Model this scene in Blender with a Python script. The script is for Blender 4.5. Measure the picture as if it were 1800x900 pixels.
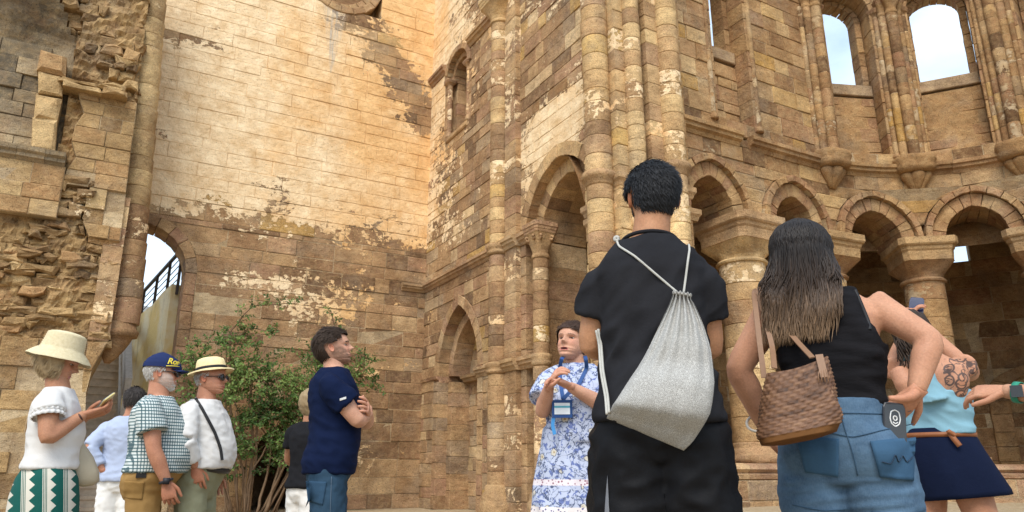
import bpy, bmesh, math, random
import numpy as np
from mathutils import Vector, Matrix, noise as mnoise
for o in list(bpy.data.objects): bpy.data.objects.remove(o)
SC = bpy.context.scene
COL = SC.collection
R = math.radians
# ---------------------------------------------------------------- camera
CAMH = 0.8
cam = bpy.data.cameras.new('camera'); camo = bpy.data.objects.new('camera', cam); COL.objects.link(camo)
cam.lens = 36*1296/1800; cam.sensor_width = 36; cam.clip_start = .05; cam.clip_end = 3000
PITCH = math.atan(380/1296); YAW = R(29.4)
camo.location = (0, 0, CAMH); camo.rotation_euler = (R(90)+PITCH, 0, -YAW)
SC.camera = camo
# ---------------------------------------------------------------- sky and sun
SUN_EL, SUN_AZ = R(50), R(222)          # azimuth clockwise from +Y
w = bpy.data.worlds.new('World'); SC.world = w; w.use_nodes = True
nt = w.node_tree; bgn = nt.nodes['Background']
sky = nt.nodes.new('ShaderNodeTexSky'); sky.sky_type = 'NISHITA'; sky.sun_disc = False
sky.sun_elevation = SUN_EL; sky.sun_rotation = SUN_AZ; sky.air_density = 1.0; sky.dust_density = 2.0; sky.ozone_density = 1.0
tc = nt.nodes.new('ShaderNodeTexCoord')
cn = nt.nodes.new('ShaderNodeTexNoise'); cn.inputs['Scale'].default_value = 3.2; cn.inputs['Detail'].default_value = 7; cn.inputs['Roughness'].default_value = .55
mp = nt.nodes.new('ShaderNodeMapping'); mp.inputs['Scale'].default_value = (1, 1, 2.2)
nt.links.new(tc.outputs['Generated'], mp.inputs[0]); nt.links.new(mp.outputs[0], cn.inputs['Vector'])
cr = nt.nodes.new('ShaderNodeValToRGB'); cr.color_ramp.elements[0].position = .22; cr.color_ramp.elements[1].position = .62
nt.links.new(cn.outputs[0], cr.inputs[0])
mx = nt.nodes.new('ShaderNodeMix'); mx.data_type = 'RGBA'
nt.links.new(cr.outputs[0], mx.inputs[0]); nt.links.new(sky.outputs[0], mx.inputs[6]); mx.inputs[7].default_value = (3.8, 4.6, 5.5, 1)
nt.links.new(mx.outputs[2], bgn.inputs['Color']); bgn.inputs['Strength'].default_value = .15
sl = bpy.data.lights.new('sun', 'SUN'); sl.energy = 1.5; sl.angle = R(32); sl.color = (1, .955, .88)
slo = bpy.data.objects.new('sun', sl); COL.objects.link(slo)
slo.rotation_euler = (R(90)-SUN_EL, 0, math.pi-SUN_AZ)
slo.location = (-5, -5, 20)
SC.view_settings.view_transform = 'Standard'; SC.view_settings.look = 'None'
SC.view_settings.exposure = 1.0; SC.view_settings.gamma = 1
SC.render.engine = 'CYCLES'
# ---------------------------------------------------------------- helpers
rnd = random.Random(7)
def empty(name, loc=(0, 0, 0), parent=None):
    o = bpy.data.objects.new(name, None); COL.objects.link(o); o.location = loc; o.empty_display_size = .2
    if parent: o.parent = parent
    return o
def tag(o, label=None, cat=None, group=None, kind=None):
    if label: o['label'] = label
    if cat: o['category'] = cat
    if group: o['group'] = group
    if kind: o['kind'] = kind
    return o
def mobj(name, v, f, mat, parent=None, attrs=None, smooth=False, loc=None):
    me = bpy.data.meshes.new(name); me.from_pydata(v, [], f)
    if attrs:
        for k, a in attrs.items():
            at = me.attributes.new(k, 'FLOAT', 'POINT'); at.data.foreach_set('value', np.asarray(a, dtype=np.float32))
    if smooth: me.polygons.foreach_set('use_smooth', [True]*len(me.polygons))
    mats = mat if isinstance(mat, (list, tuple)) else [mat]
    for m in mats: me.materials.append(m)
    o = bpy.data.objects.new(name, me); COL.objects.link(o)
    if loc: o.location = loc
    if parent: o.parent = parent
    return o
class MB:
    """collects geometry with a 'tone' and a 'wash' value per vertex"""
    def __init__(s): s.v = []; s.f = []; s.t = []; s.w = []
    def add(s, v, f, tone=.5, wash=-9):
        b = len(s.v); s.v += [tuple(p) for p in v]; s.f += [tuple(i+b for i in q) for q in f]
        s.t += [tone]*len(v); s.w += (list(wash) if hasattr(wash, '__len__') else [wash]*len(v))
    def box(s, a, b, tone=.5, wash=-9):
        x0, y0, z0 = a; x1, y1, z1 = b
        s.add([(x0,y0,z0),(x1,y0,z0),(x1,y1,z0),(x0,y1,z0),(x0,y0,z1),(x1,y0,z1),(x1,y1,z1),(x0,y1,z1)],
              [(0,3,2,1),(4,5,6,7),(0,1,5,4),(1,2,6,5),(2,3,7,6),(3,0,4,7)], tone, wash)
    def bar(s, p, q, r, n=6, r2=None, tone=.5):
        p = Vector(p); q = Vector(q); d = (q-p); a = d.to_track_quat('Z', 'Y'); r2 = r if r2 is None else r2
        v = []
        for (c, rr) in ((p, r), (q, r2)):
            for i in range(n):
                t = 2*math.pi*i/n+math.pi/n; v.append(c+a @ Vector((rr*math.cos(t), rr*math.sin(t), 0)))
        f = [(i, (i+1) % n, n+(i+1) % n, n+i) for i in range(n)]+[tuple(range(n-1, -1, -1)), tuple(range(n, 2*n))]
        s.add(v, f, tone)
    def tube(s, pts, rad, n=8, tone=.5, cap=True):
        pts = [Vector(p) for p in pts]; m = len(pts)
        rad = rad if hasattr(rad, '__len__') else [rad]*m
        v = []; up = None
        for i in range(m):
            t = (pts[min(i+1, m-1)]-pts[max(i-1, 0)]).normalized()
            if up is None:
                up = t.orthogonal().normalized()
            up = (up-t*up.dot(t)); up = up.normalized() if up.length > 1e-6 else t.orthogonal().normalized()
            sd = t.cross(up)
            for k in range(n):
                a = 2*math.pi*k/n; v.append(pts[i]+(up*math.cos(a)+sd*math.sin(a))*rad[i])
        f = [(i*n+k, i*n+(k+1) % n, (i+1)*n+(k+1) % n, (i+1)*n+k) for i in range(m-1) for k in range(n)]
        if cap: f += [tuple(range(n-1, -1, -1)), tuple(range((m-1)*n, m*n))]
        s.add(v, f, tone)
    def build(s, name, mat, parent=None, smooth=False, wash=True, loc=None):
        at = {'tone': s.t}
        if wash: at['wash'] = s.w
        v = s.v
        if loc: v = [(p[0]-loc[0], p[1]-loc[1], p[2]-loc[2]) for p in v]
        return mobj(name, v, s.f, mat, parent, at, smooth, loc)
def loft_rings(rings, closed=True, caps=True):
    n = len(rings[0]); v = [p for r in rings for p in r]; f = []
    for i in range(len(rings)-1):
        for k in range(n if closed else n-1):
            f.append((i*n+k, i*n+(k+1) % n, (i+1)*n+(k+1) % n, (i+1)*n+k))
    if caps: f += [tuple(range(n-1, -1, -1)), tuple(range((len(rings)-1)*n, len(rings)*n))]
    return v, f
def selli(cx, cy, z, rx, ry, e, n=24, rot=0):
    """superellipse ring: e = 2 is round, e = 20 is square"""
    out = []
    for k in range(n):
        t = 2*math.pi*(k+.5)/n; c, s_ = math.cos(t), math.sin(t)
        m = (abs(c)**e+abs(s_)**e)**(-1/e)
        x, y = rx*c*m, ry*s_*m
        out.append((cx+x*math.cos(rot)-y*math.sin(rot), cy+x*math.sin(rot)+y*math.cos(rot), z))
    return out
# ---------------------------------------------------------------- material helpers
class NB:
    def __init__(s, name, rough=.8, spec=.3):
        s.m = bpy.data.materials.new(name); s.m.use_nodes = True; s.t = s.m.node_tree; s.b = s.t.nodes['Principled BSDF']
        s.b.inputs['Roughness'].default_value = rough; s.b.inputs['Specular IOR Level'].default_value = spec
    def set(s, sock, v):
        if hasattr(v, 'is_linked') or isinstance(v, bpy.types.NodeSocket): s.t.links.new(v, sock)
        else: sock.default_value = v
    def n(s, typ, out=0, props=None, **kw):
        x = s.t.nodes.new(typ)
        for k, v in (props or {}).items(): setattr(x, k, v)
        for k, v in kw.items(): s.set(x.inputs[k.replace('_', ' ')], v)
        return x.outputs[out]
    def math(s, op, a, b=0., c=None, clamp=False):
        x = s.t.nodes.new('ShaderNodeMath'); x.operation = op; x.use_clamp = clamp
        s.set(x.inputs[0], a); s.set(x.inputs[1], b)
        if c is not None: s.set(x.inputs[2], c)
        return x.outputs[0]
    def noise(s, scale, detail=4, rough=.55, vec=None, dist=0., out=0):
        x = s.t.nodes.new('ShaderNodeTexNoise')
        x.inputs['Scale'].default_value = scale; x.inputs['Detail'].default_value = detail; x.inputs['Roughness'].default_value = rough; x.inputs['Distortion'].default_value = dist
        if vec is not None: s.t.links.new(vec, x.inputs['Vector'])
        return x.outputs[out]
    def ramp(s, fac, stops, interp='LINEAR'):
        x = s.t.nodes.new('ShaderNodeValToRGB'); r = x.color_ramp; r.interpolation = interp
        while len(r.elements) < len(stops): r.elements.new(.5)
        for e, (p, c) in zip(r.elements, stops):
            e.position = p; e.color = (c if hasattr(c, '__len__') else (c, c, c))[:3]+(1,) if hasattr(c, '__len__') else (c, c, c, 1)
        s.set(x.inputs[0], fac); return x.outputs[0]
    def mix(s, fac, a, b, blend='MIX'):
        x = s.t.nodes.new('ShaderNodeMix'); x.data_type = 'RGBA'; x.blend_type = blend
        s.set(x.inputs[0], fac)
        for i, c in ((6, a), (7, b)):
            if isinstance(c, (tuple, list)): x.inputs[i].default_value = tuple(c)[:3]+(1,)
            else: s.t.links.new(c, x.inputs[i])
        return x.outputs[2]
    def pos(s): return s.n('ShaderNodeNewGeometry')
    def obj(s): return s.n('ShaderNodeTexCoord', 3)
    def mapv(s, vec, scale=(1, 1, 1), rot=(0, 0, 0), loc=(0, 0, 0)):
        x = s.t.nodes.new('ShaderNodeMapping'); s.t.links.new(vec, x.inputs[0])
        x.inputs['Scale'].default_value = scale; x.inputs['Rotation'].default_value = rot; x.inputs['Location'].default_value = loc
        return x.outputs[0]
    def attr(s, name, out=2): return s.n('ShaderNodeAttribute', out, {'attribute_name': name})
    def sep(s, v):
        x = s.t.nodes.new('ShaderNodeSeparateXYZ'); s.t.links.new(v, x.inputs[0]); return x.outputs
    def color(s, c): s.set(s.b.inputs['Base Color'], c if not isinstance(c, tuple) else tuple(c)[:3]+(1,)); return s
    def bump(s, h, strength=.5, dist=.01):
        x = s.t.nodes.new('ShaderNodeBump'); x.inputs['Strength'].default_value = strength; x.inputs['Distance'].default_value = dist
        s.t.links.new(h, x.inputs['Height']); s.t.links.new(x.outputs[0], s.b.inputs['Normal']); return s
def plain(name, c, rough=.6, spec=.3, metal=0, var=.15, scale=30):
    m = NB(name, rough, spec); m.b.inputs['Metallic'].default_value = metal
    n = m.noise(scale, 4, .6, m.obj())
    m.color(m.mix(n, tuple(x*(1-var) for x in c), tuple(min(1, x*(1+var)) for x in c))); return m.m
def stone_mat(name, stops, washc=((.92, .745, .50), (.86, .55, .25)), sharp=.05, bump=.9, dark=1., stain=None):
    m = NB(name, .92, .15); P = m.pos()
    tone = m.attr('tone'); wash = m.attr('wash')
    c = m.ramp(tone, [(p, tuple(x*dark for x in k)) for p, k in stops])
    big = m.noise(1.6, 5, .6, P); mid = m.noise(9, 5, .65, P); fine = m.noise(60, 3, .6, P)
    strat = m.noise(5, 4, .6, m.mapv(P, (1, 1, 1.9)))
    pn = m.noise(2.3, 4, .6, m.mapv(P, (1, 1, 1), (0, 0, 0), (31, 17, 5)))
    c = m.mix(m.ramp(pn, [(.52, 0.), (.78, .6)]), c, (.33*dark, .185*dark, .09*dark))
    c = m.mix(m.ramp(mid, [(.42, 0.), (.8, .6)]), c, (.50*dark, .36*dark, .19*dark))
    gs = m.noise(1.1, 5, .65, m.mapv(P, (1, 1, 1), (0, 0, 0), (11, 3, 8)))
    c = m.mix(m.ramp(gs, [(.5, 0.), (.72, .55)]), c, (.27*dark, .22*dark, .165*dark))
    c = m.mix(1., c, m.ramp(strat, [(.25, .8), (.75, 1.18)]), 'MULTIPLY')
    c = m.mix(1., c, m.ramp(big, [(.3, (.66, .60, .54)), (.72, (1.2, 1.18, 1.12))]), 'MULTIPLY')
    c = m.mix(1., c, m.ramp(fine, [(.3, .72), (.7, 1.22)]), 'MULTIPLY')
    # old lime wash, flaked off in patches
    wn = m.noise(1.5, 9, .72, m.mapv(P, (1, 1, 1.5)), .4)
    wn2 = m.noise(7, 7, .7, m.mapv(P, (1, 1, 1.3), (0, 0, 0), (3, 9, 1)), .3)
    wv = m.math('ADD', m.math('ADD', m.math('MULTIPLY', m.math('SUBTRACT', wn, .5), 6.), m.math('MULTIPLY', m.math('SUBTRACT', wn2, .5), 4.6)), wash)
    mask = m.ramp(wv, [(.5-sharp, 0.), (.5+sharp, 1.)])
    on = m.noise(.6, 5, .6, m.mapv(P, (1, 1, .8), (0, 0, 0), (7.3, 2, 4.4)), .4)
    if stain: on = m.math('ADD', m.math('MULTIPLY', on, .8), m.math('MULTIPLY', m.ramp(m.math('DIVIDE', m.math('ADD', m.sep(P)[0], m.math('MULTIPLY', m.sep(P)[2], .08)), 8.), [(.42, 0.), (.75, 1.)]), .26))
    wc = m.mix(m.ramp(on, [(.47, 0.), (.66, .85)]), washc[0], washc[1])
    wc = m.mix(1., wc, m.ramp(m.noise(3.4, 6, .65, P), [(.25, (.74, .60, .44)), (.7, (1.1, 1.1, 1.08))]), 'MULTIPLY')
    wc = m.mix(m.math('MULTIPLY', mid, .25), wc, (.40, .27, .15))
    c = m.mix(mask, c, wc)
    if stain:   # grey lime run-off under the round window
        X = m.sep(P); g = m.math('DIVIDE', m.math('SUBTRACT', X[0], stain[0]), m.math('ADD', m.math('MULTIPLY', m.math('SUBTRACT', X[2], stain[1]), .17), .02)); g = m.math('MULTIPLY', g, g)
        st = m.noise(3, 5, .7, m.mapv(P, (9, 1, .5)))
        k = m.math('MULTIPLY', m.math('SUBTRACT', 1.15, g, clamp=True), m.math('GREATER_THAN', X[2], stain[1]))
        k = m.math('MULTIPLY', k, m.ramp(st, [(.35, 0.), (.6, .85)]))
        c = m.mix(k, c, (.46, .41, .34))
    pit = m.noise(30, 4, .75, P); c = m.mix(1., c, m.ramp(pit, [(.30, .4), (.43, 1.)]), 'MULTIPLY')
    m.color(c)
    h = m.math('ADD', m.math('ADD', m.math('MULTIPLY', strat, .7), m.math('MULTIPLY', mid, 1.)), m.math('MULTIPLY', fine, .35))
    h = m.math('ADD', h, m.math('MULTIPLY', mask, .22))
    m.bump(h, bump, .035)
    return m.m
# ================================================================= stone materials
SAND = [(0., (.18, .108, .064)), (.14, (.28, .168, .094)), (.3, (.39, .24, .13)), (.45, (.48, .318, .17)), (.58, (.37, .215, .138)), (.7, (.57, .40, .228)), (.8, (.30, .215, .145)), (.9, (.68, .51, .31)), (1., (.53, .335, .12))]
M_STONE = stone_mat('sandstone', SAND)
M_BACK = stone_mat('lime_washed_sandstone', SAND, stain=(4.2, 10.6, 12.7))
M_APSE = stone_mat('apse_sandstone', [(p, (c[0]*.84, c[1]*.78, c[2]*.68)) for p, c in SAND], washc=((.5, .40, .27), (.5, .32, .14)))
M_LIGHT = stone_mat('pier_sandstone', [(0., (.31, .19, .105)), (.2, (.46, .295, .155)), (.4, (.60, .405, .205)), (.6, (.71, .515, .27)), (.78, (.41, .25, .15)), (1., (.70, .47, .18))])
M_MORTAR = stone_mat('old_mortar', [(0., (.40, .30, .185)), (1., (.58, .46, .3))])
M_RUB = stone_mat('rubble_stone', [(0., (.17, .105, .055)), (.3, (.30, .19, .09)), (.6, (.44, .30, .145)), (.8, (.36, .21, .10)), (1., (.60, .44, .23))], bump=1.)
def pathstone(poly, M, d0, d1, gap=.006, bev=.012, rng=rnd, jit=.004):
    """a stone whose face is the convex polygon poly in wall coordinates"""
    n = len(poly); cx = sum(p[0] for p in poly)/n; cz = sum(p[1] for p in poly)/n
    def inset(p, g):
        dx, dz = cx-p[0], cz-p[1]; l = math.hypot(dx, dz) or 1
        sx = min(abs(dx), g); sz = min(abs(dz), g)
        return (p[0]+math.copysign(sx, dx), p[1]+math.copysign(sz, dz))
    a = [inset(p, gap) for p in poly]; b = [inset(p, gap+bev) for p in poly]
    a = [(p[0]+rng.uniform(-jit, jit), p[1]+rng.uniform(-jit, jit)) for p in a]
    v = [M(p[0], p[1], d0) for p in a]+[M(p[0], p[1], d1-bev) for p in a]+[M(p[0], p[1], d1+rng.uniform(-jit, jit)) for p in b]
    f = [(i, (i+1) % n, n+(i+1) % n, n+i) for i in range(n)]+[(n+i, n+(i+1) % n, 2*n+(i+1) % n, 2*n+i) for i in range(n)]+[tuple(range(2*n, 3*n))]
    return v, f
def center(v):
    n = len(v); return tuple(sum(p[i] for p in v)/n for i in range(3))
def stone_obj(name, v, f, mat, parent, tone, wash=-9):
    c = center(v)
    w_ = [wash(p) for p in v] if callable(wash) else [wash]*len(v)
    return mobj(name, [(p[0]-c[0], p[1]-c[1], p[2]-c[2]) for p in v], f, mat, parent, {'tone': [tone]*len(v), 'wash': w_}, False, c)
class Opening:
    def __init__(s, c, w, zb, zs, r=None): s.c, s.w, s.zb, s.zs = c, w, zb, zs; s.r = r or w; s.e = s.r-w; s.top = zs+math.sqrt(max(s.r**2-s.e**2, 0))
    def ext(s, z):
        if z < s.zb-1e-4 or z >= s.top-1e-4: return None
        h = s.w if z <= s.zs else math.sqrt(max(s.r**2-(z-s.zs)**2, 0))-s.e
        return (s.c-h, s.c+h)
    def grow(s, t): return Opening(s.c, s.w+t, s.zb, s.zs, s.r+t)
class Wall:
    def __init__(s, name, label, cat, M, mat=None, wash=None, group=None, inv=None):
        s.root = tag(empty(name), label, cat, group); s.M = M; s.mat = mat or M_STONE; s.wash = wash or (lambda u, z: -9); s.st = []; s.core = MB()
    def fill(s, u0, u1, z0, z1, ops=(), hc=(.27, .42), lc=(.45, 1.15), d=0., depth=.12, jit=.012, core=-.5, seed=1, tone=None, gap=.006, skip=0., M=None):
        rg = random.Random(seed); M = M or s.M; z = z0
        fu0 = u0 if callable(u0) else (lambda z: u0); fu1 = u1 if callable(u1) else (lambda z: u1)
        while z < z1-1e-4:
            h = min(rg.uniform(*hc), z1-z)
            if z1-(z+h) < hc[0]*.6: h = z1-z
            for o in ops:
                if z < o.top < z+h and o.top-z > .1: h = o.top-z
            za, zb = z, z+h; iv = [((fu0(za), fu0(zb)), (fu1(za), fu1(zb)))]
            for o in ops:
                ea, eb = o.ext(za), o.ext(zb)
                if ea is None and eb is None: continue
                if eb is None:
                    if zb-o.top > 1e-3: continue
                    eb = (o.c, o.c)
                if ea is None:
                    if o.zb-za > h*.5: continue
                    ea = eb
                nv = []
                for L, Rr in iv:
                    if Rr[0] <= ea[0] or L[0] >= ea[1]: nv.append((L, Rr)); continue
                    if L[0] < ea[0]: nv.append((L, (ea[0], eb[0])))
                    if Rr[0] > ea[1]: nv.append(((ea[1], eb[1]), Rr))
                iv = nv
            ct = rg.gauss(0, .07)
            for L, Rr in iv:
                ln = Rr[0]-L[0]
                if ln < .02 and Rr[1]-L[1] < .02: continue
                cuts = [L]; u = L[0]
                while True:
                    u += rg.uniform(*lc)
                    if u > max(Rr[0], Rr[1])-lc[0]*.6 or u < max(L): break
                    if u >= min(Rr): break
                    cuts.append((u, u))
                cuts.append(Rr)
                nseg = max(1, int(ln/.45))
                if core is not None:
                    for k in range(nseg):
                        def at(t, i): return L[i]+(Rr[i]-L[i])*t
                        t0, t1 = k/nseg, (k+1)/nseg
                        P = [(at(t0, 0), za), (at(t1, 0), za), (at(t1, 1), zb), (at(t0, 1), zb)]
                        vv = [M(p[0], p[1], d-.016) for p in P]+[M(p[0], p[1], core) for p in P]
                        s.core.add(vv, [(0,1,2,3),(4,7,6,5),(0,4,5,1),(1,5,6,2),(2,6,7,3),(3,7,4,0)], rg.random(), [s.wash(*p)-(-.1 if s.wash(*p) > 1.2 else .9) for p in P]*2)
                for a, b in zip(cuts[:-1], cuts[1:]):
                    if rg.random() < skip: continue
                    if max(b[0]-a[0], b[1]-a[1]) < .05: continue
                    poly = [(a[0], za), (b[0], za), (b[1], zb), (a[1], zb)]
                    if b[1]-a[1] < .02: poly = [(a[0], za), (b[0], za), ((a[1]+b[1])/2, zb)]
                    if b[0]-a[0] < .02: poly = [((a[0]+b[0])/2, za), (b[1], zb), (a[1], zb)]
                    wb = s.wash((a[0]+b[0])/2, (za+zb)/2)
                    jj = jit*(.35 if wb > .8 else 1)
                    v, f = pathstone(poly, M, d-depth, d+rg.uniform(-jj, jj), gap*(.35 if wb > 1.2 else .9), rg.uniform(.004, .013), rg)
                    ws = [s.wash(p[0], p[1]) for p in poly]*3
                    t = min(1, max(0, rg.uniform(-.02, 1.02)*.92+rg.gauss(.02, .1)+ct)) if tone is None else tone(rg, (a[0]+b[0])/2, (za+zb)/2)
                    s.st.append((v, f, t, ws))
            z = zb
    def finish(s, maxn=300, mort=M_MORTAR, stone='stone'):
        def wt(x):
            c = center(x[0]); a = max((Vector(x[0][i])-Vector(c)).length for i in range(len(x[0])))
            return a/(Vector(c)-camo.location).length*(1 if vis(c) else .05)
        s.st.sort(key=wt, reverse=True)
        for v, f, t, ws in s.st[:maxn]:
            c = center(v); mobj(stone, [(p[0]-c[0], p[1]-c[1], p[2]-c[2]) for p in v], f, s.mat, s.root, {'tone': [t]*len(v), 'wash': ws}, False, c)
        if len(s.st) > maxn:
            m = MB()
            for v, f, t, ws in s.st[maxn:]: m.add(v, f, t, ws)
            tag(m.build('far_stonework', s.mat, s.root), kind='stuff')
        if s.core.v: s.core.build('mortar_core', mort, s.root)
        return s.root
CI = camo.rotation_euler.to_matrix().inverted()
def vis(c):
    p = CI @ (Vector(c)-camo.location)
    return p.z < 0 and abs(p.x/p.z)*1296 < 930 and abs(p.y/p.z)*1296 < 480
def arch(W, o, t, d0, d1, n=11, name='arch', mat=None, seed=3, M=None, gap=.005, tones=(.5, .16), wash=-9, sub='voussoir', nd=1):
    """ring of wedge stones round opening o, thickness t, from depth d0 to face d1"""
    rg = random.Random(seed); M = M or W.M; mat = mat or W.mat
    A = math.acos(max(-1, min(1, o.e/o.r))) if o.e else math.pi/2
    A2 = math.acos(o.e/(o.r+t)) if o.e else math.pi/2
    def pt(side, tt, outer):
        rr, aa = (o.r+t, A2*tt) if outer else (o.r, A*tt)
        return (o.c+side*(rr*math.cos(aa)-o.e), o.zs+rr*math.sin(aa))
    mb = MB(); half = max(2, n//2); items = []
    for side in (-1, 1):
        ks = [min(1, (k+(rg.uniform(-.12, .12) if 0 < k < half else 0))/half) for k in range(half+1)]
        for k in range(half):
            t0, t1 = ks[k], ks[k+1]; tm = (t0+t1)/2
            poly = [pt(side, t0, 0), pt(side, t0, 1), pt(side, tm, 1), pt(side, t1, 1), pt(side, t1, 0), pt(side, tm, 0)]
            if side < 0: poly = poly[::-1]
            for q in range(nd):
                a_, b_ = d1+(d0-d1)*q/nd, d1+(d0-d1)*(q+1)/nd
                items.append(pathstone(poly, M, b_+(.004 if q < nd-1 else 0), a_+(rg.uniform(-.008, .008) if q == 0 else -.001), gap, .009, rg))
            c6 = [M(p[0]*.98+o.c*.02, p[1], d1-.03) for p in poly]+[M(p[0]*.98+o.c*.02, p[1], d0+.01) for p in poly]
            m6 = len(poly)
            def shrink(p):  # keep the mortar a little inside the stones
                mx_, mz_ = sum(k_[0] for k_ in poly)/m6, sum(k_[1] for k_ in poly)/m6
                return (p[0]+(mx_-p[0])*.1, p[1]+(mz_-p[1])*.1)
            ps = [shrink(p) for p in poly]
            c6 = [M(p[0], p[1], d1-.03) for p in ps]+[M(p[0], p[1], d0+.01) for p in ps]
            mb.add(c6, [tuple(range(m6)), tuple(range(2*m6-1, m6-1, -1))]+[(i, m6+i, m6+(i+1) % m6, (i+1) % m6) for i in range(m6)], .4)
    par = mb.build(name, M_MORTAR, W.root)
    for v, f in items: stone_obj(sub, v, f, mat, par, min(1, max(0, rg.gauss(*tones))), wash)
    return par
def jambs(W, o, t, d0, d1, z0, z1, name='jamb', mat=None, seed=5, M=None, sides=(-1, 1), hc=(.28, .4), tones=(.5, .16), inner=0.):
    rg = random.Random(seed); M = M or W.M; mat = mat or W.mat
    for sd in sides:
        items = []; z = z0; ua, ub = sorted((o.c+sd*(o.w-inner), o.c+sd*(o.w+t)))
        while z < z1-1e-4:
            h = rg.uniform(*hc); h = z1-z if z1-z-h < .15 else h
            items.append(pathstone([(ua, z), (ub, z), (ub, z+h), (ua, z+h)], M, d0, d1+rg.uniform(-.006, .006), .005, .01, rg)); z += h
        mb = MB(); P = [(ua+.015, z0), (ub-.015, z0), (ub-.015, z1), (ua+.015, z1)]
        mb.add([M(p[0], p[1], d1-.03) for p in P]+[M(p[0], p[1], d0+.01) for p in P], [(0,1,2,3),(4,7,6,5),(0,4,5,1),(1,5,6,2),(2,6,7,3),(3,7,4,0)], .4)
        par = mb.build(name, M_MORTAR, W.root)
        for v, f in items: stone_obj('stone', v, f, mat, par, min(1, max(0, rg.gauss(*tones))))
def drum(parent, x, y, z0, z1, r, mat, rg, n=20, tone=None, wash=-9, name='drum'):
    r = r*(1+rg.uniform(-.018, .018)); b = .006; g = .003
    x += rg.uniform(-.003, .003); y += rg.uniform(-.003, .003)
    rings = [selli(x, y, z, q, q, 2, n) for z, q in ((z0+g, r-.8*b), (z0+g+b, r), (z0+g+2.2*b, r+.001), (z1-g-2.2*b, r+.001), (z1-g-b, r), (z1-g, r-.8*b))]
    v, f = loft_rings(rings)
    c = (x, y, z0)
    return mobj(name, [(p[0]-x, p[1]-y, p[2]-z0) for p in v], f, mat, parent, {'tone': [min(1, max(0, rg.gauss(.5, .26) if tone is None else tone))]*len(v), 'wash': [wash]*len(v)}, True, c)
def shaft(root, name, x, y, z0, z1, r, mat, seed, hc=(.2, .36), n=20, wash=-9, sub='drum'):
    rg = random.Random(seed)
    v, f = loft_rings([selli(x, y, z, r*.94, r*.94, 2, 12) for z in (z0, z1)])
    par = mobj(name, v, f, M_MORTAR, root, {'tone': [.6]*len(v), 'wash': [.2]*len(v)}, True)
    z = z0
    while z < z1-1e-3:
        h = rg.uniform(*hc); h = z1-z if z1-z-h < hc[0]*.6 else h
        drum(par, x, y, z, z+h, r, mat, rg, n, wash=wash if rg.random() < .7 else .3, name=sub); z += h
    return par
def lathe(root, name, x, y, prof, mat, n=24, e=2, rot=0, tone=.5, smooth=True):
    v, f = loft_rings([selli(x, y, p[1], p[0], p[0], p[2] if len(p) > 2 else e, n, rot) for p in prof])
    return mobj(name, v, f, mat, root, {'tone': [tone]*len(v), 'wash': [-9]*len(v)}, smooth)
def blocks(root, name, plan, z0, z1, mat, seed, hc=(.26, .42), tones=(.5, .2), wash=-9, gap=.005):
    """a square pilaster built of blocks, plan = polygon in x,y"""
    rg = random.Random(seed); n = len(plan); cx = sum(p[0] for p in plan)/n; cy = sum(p[1] for p in plan)/n
    def ring(k, z, j=0): return [(cx+(p[0]-cx)*k+rg.uniform(-j, j), cy+(p[1]-cy)*k+rg.uniform(-j, j), z) for p in plan]
    v, f = loft_rings([ring(.95, z0), ring(.95, z1)])
    par = mobj(name, v, f, M_MORTAR, root, {'tone': [.5]*len(v), 'wash': [.1]*len(v)})
    z = z0
    while z < z1-1e-3:
        h = rg.uniform(*hc); h = z1-z if z1-z-h < hc[0]*.6 else h
        k = 1+rg.uniform(-.01, .012)
        v, f = loft_rings([ring(k*.97, z+gap), ring(k, z+gap+.01, .003), ring(k, z+h-gap-.01, .003), ring(k*.97, z+h-gap)])
        stone_obj('block', v, f, mat, par, min(1, max(0, rg.gauss(*tones))), wash if rg.random() < .75 else .3); z += h
    return par
def moulding(W, us, prof, name='string_course', mat=None, seed=2, ln=(.5, .9), M=None, sub='string_stone', breaks=0., tones=(.45, .15)):
    """prof: closed polygon of (d, z) swept along u from us[0] to us[1], cut into stones"""
    rg = random.Random(seed); M = M or W.M; mat = mat or W.mat; par = None; u = us[0]; n = len(prof)
    while u < us[1]-1e-3:
        l = rg.uniform(*ln); l = us[1]-u if us[1]-u-l < ln[0]*.5 else l
        if rg.random() >= breaks:
            dd, dz = rg.uniform(-.006, .006), rg.uniform(-.004, .004); k = max(1, int(l/.3))
            rings = [[M(u+.003+(l-.006)*i/k, p[1]+dz, p[0]+dd) for p in prof] for i in range(k+1)]
            v, f = loft_rings(rings)
            o = stone_obj(sub if par else name, v, f, mat, par or W.root, min(1, max(0, rg.gauss(*tones))))
            if par is None: par = o
            else: o.location = Vector(o.location)-Vector(par.location)
        u += l
    return par
STR = lambda z, d=.13, h=.2: [(-.1, z-h), (.02, z-h), (.05, z-h*.72), (d*.7, z-h*.6), (d*.75, z-h*.38), (d, z-h*.3), (d, z), (-.1, z+.04)]
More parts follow.
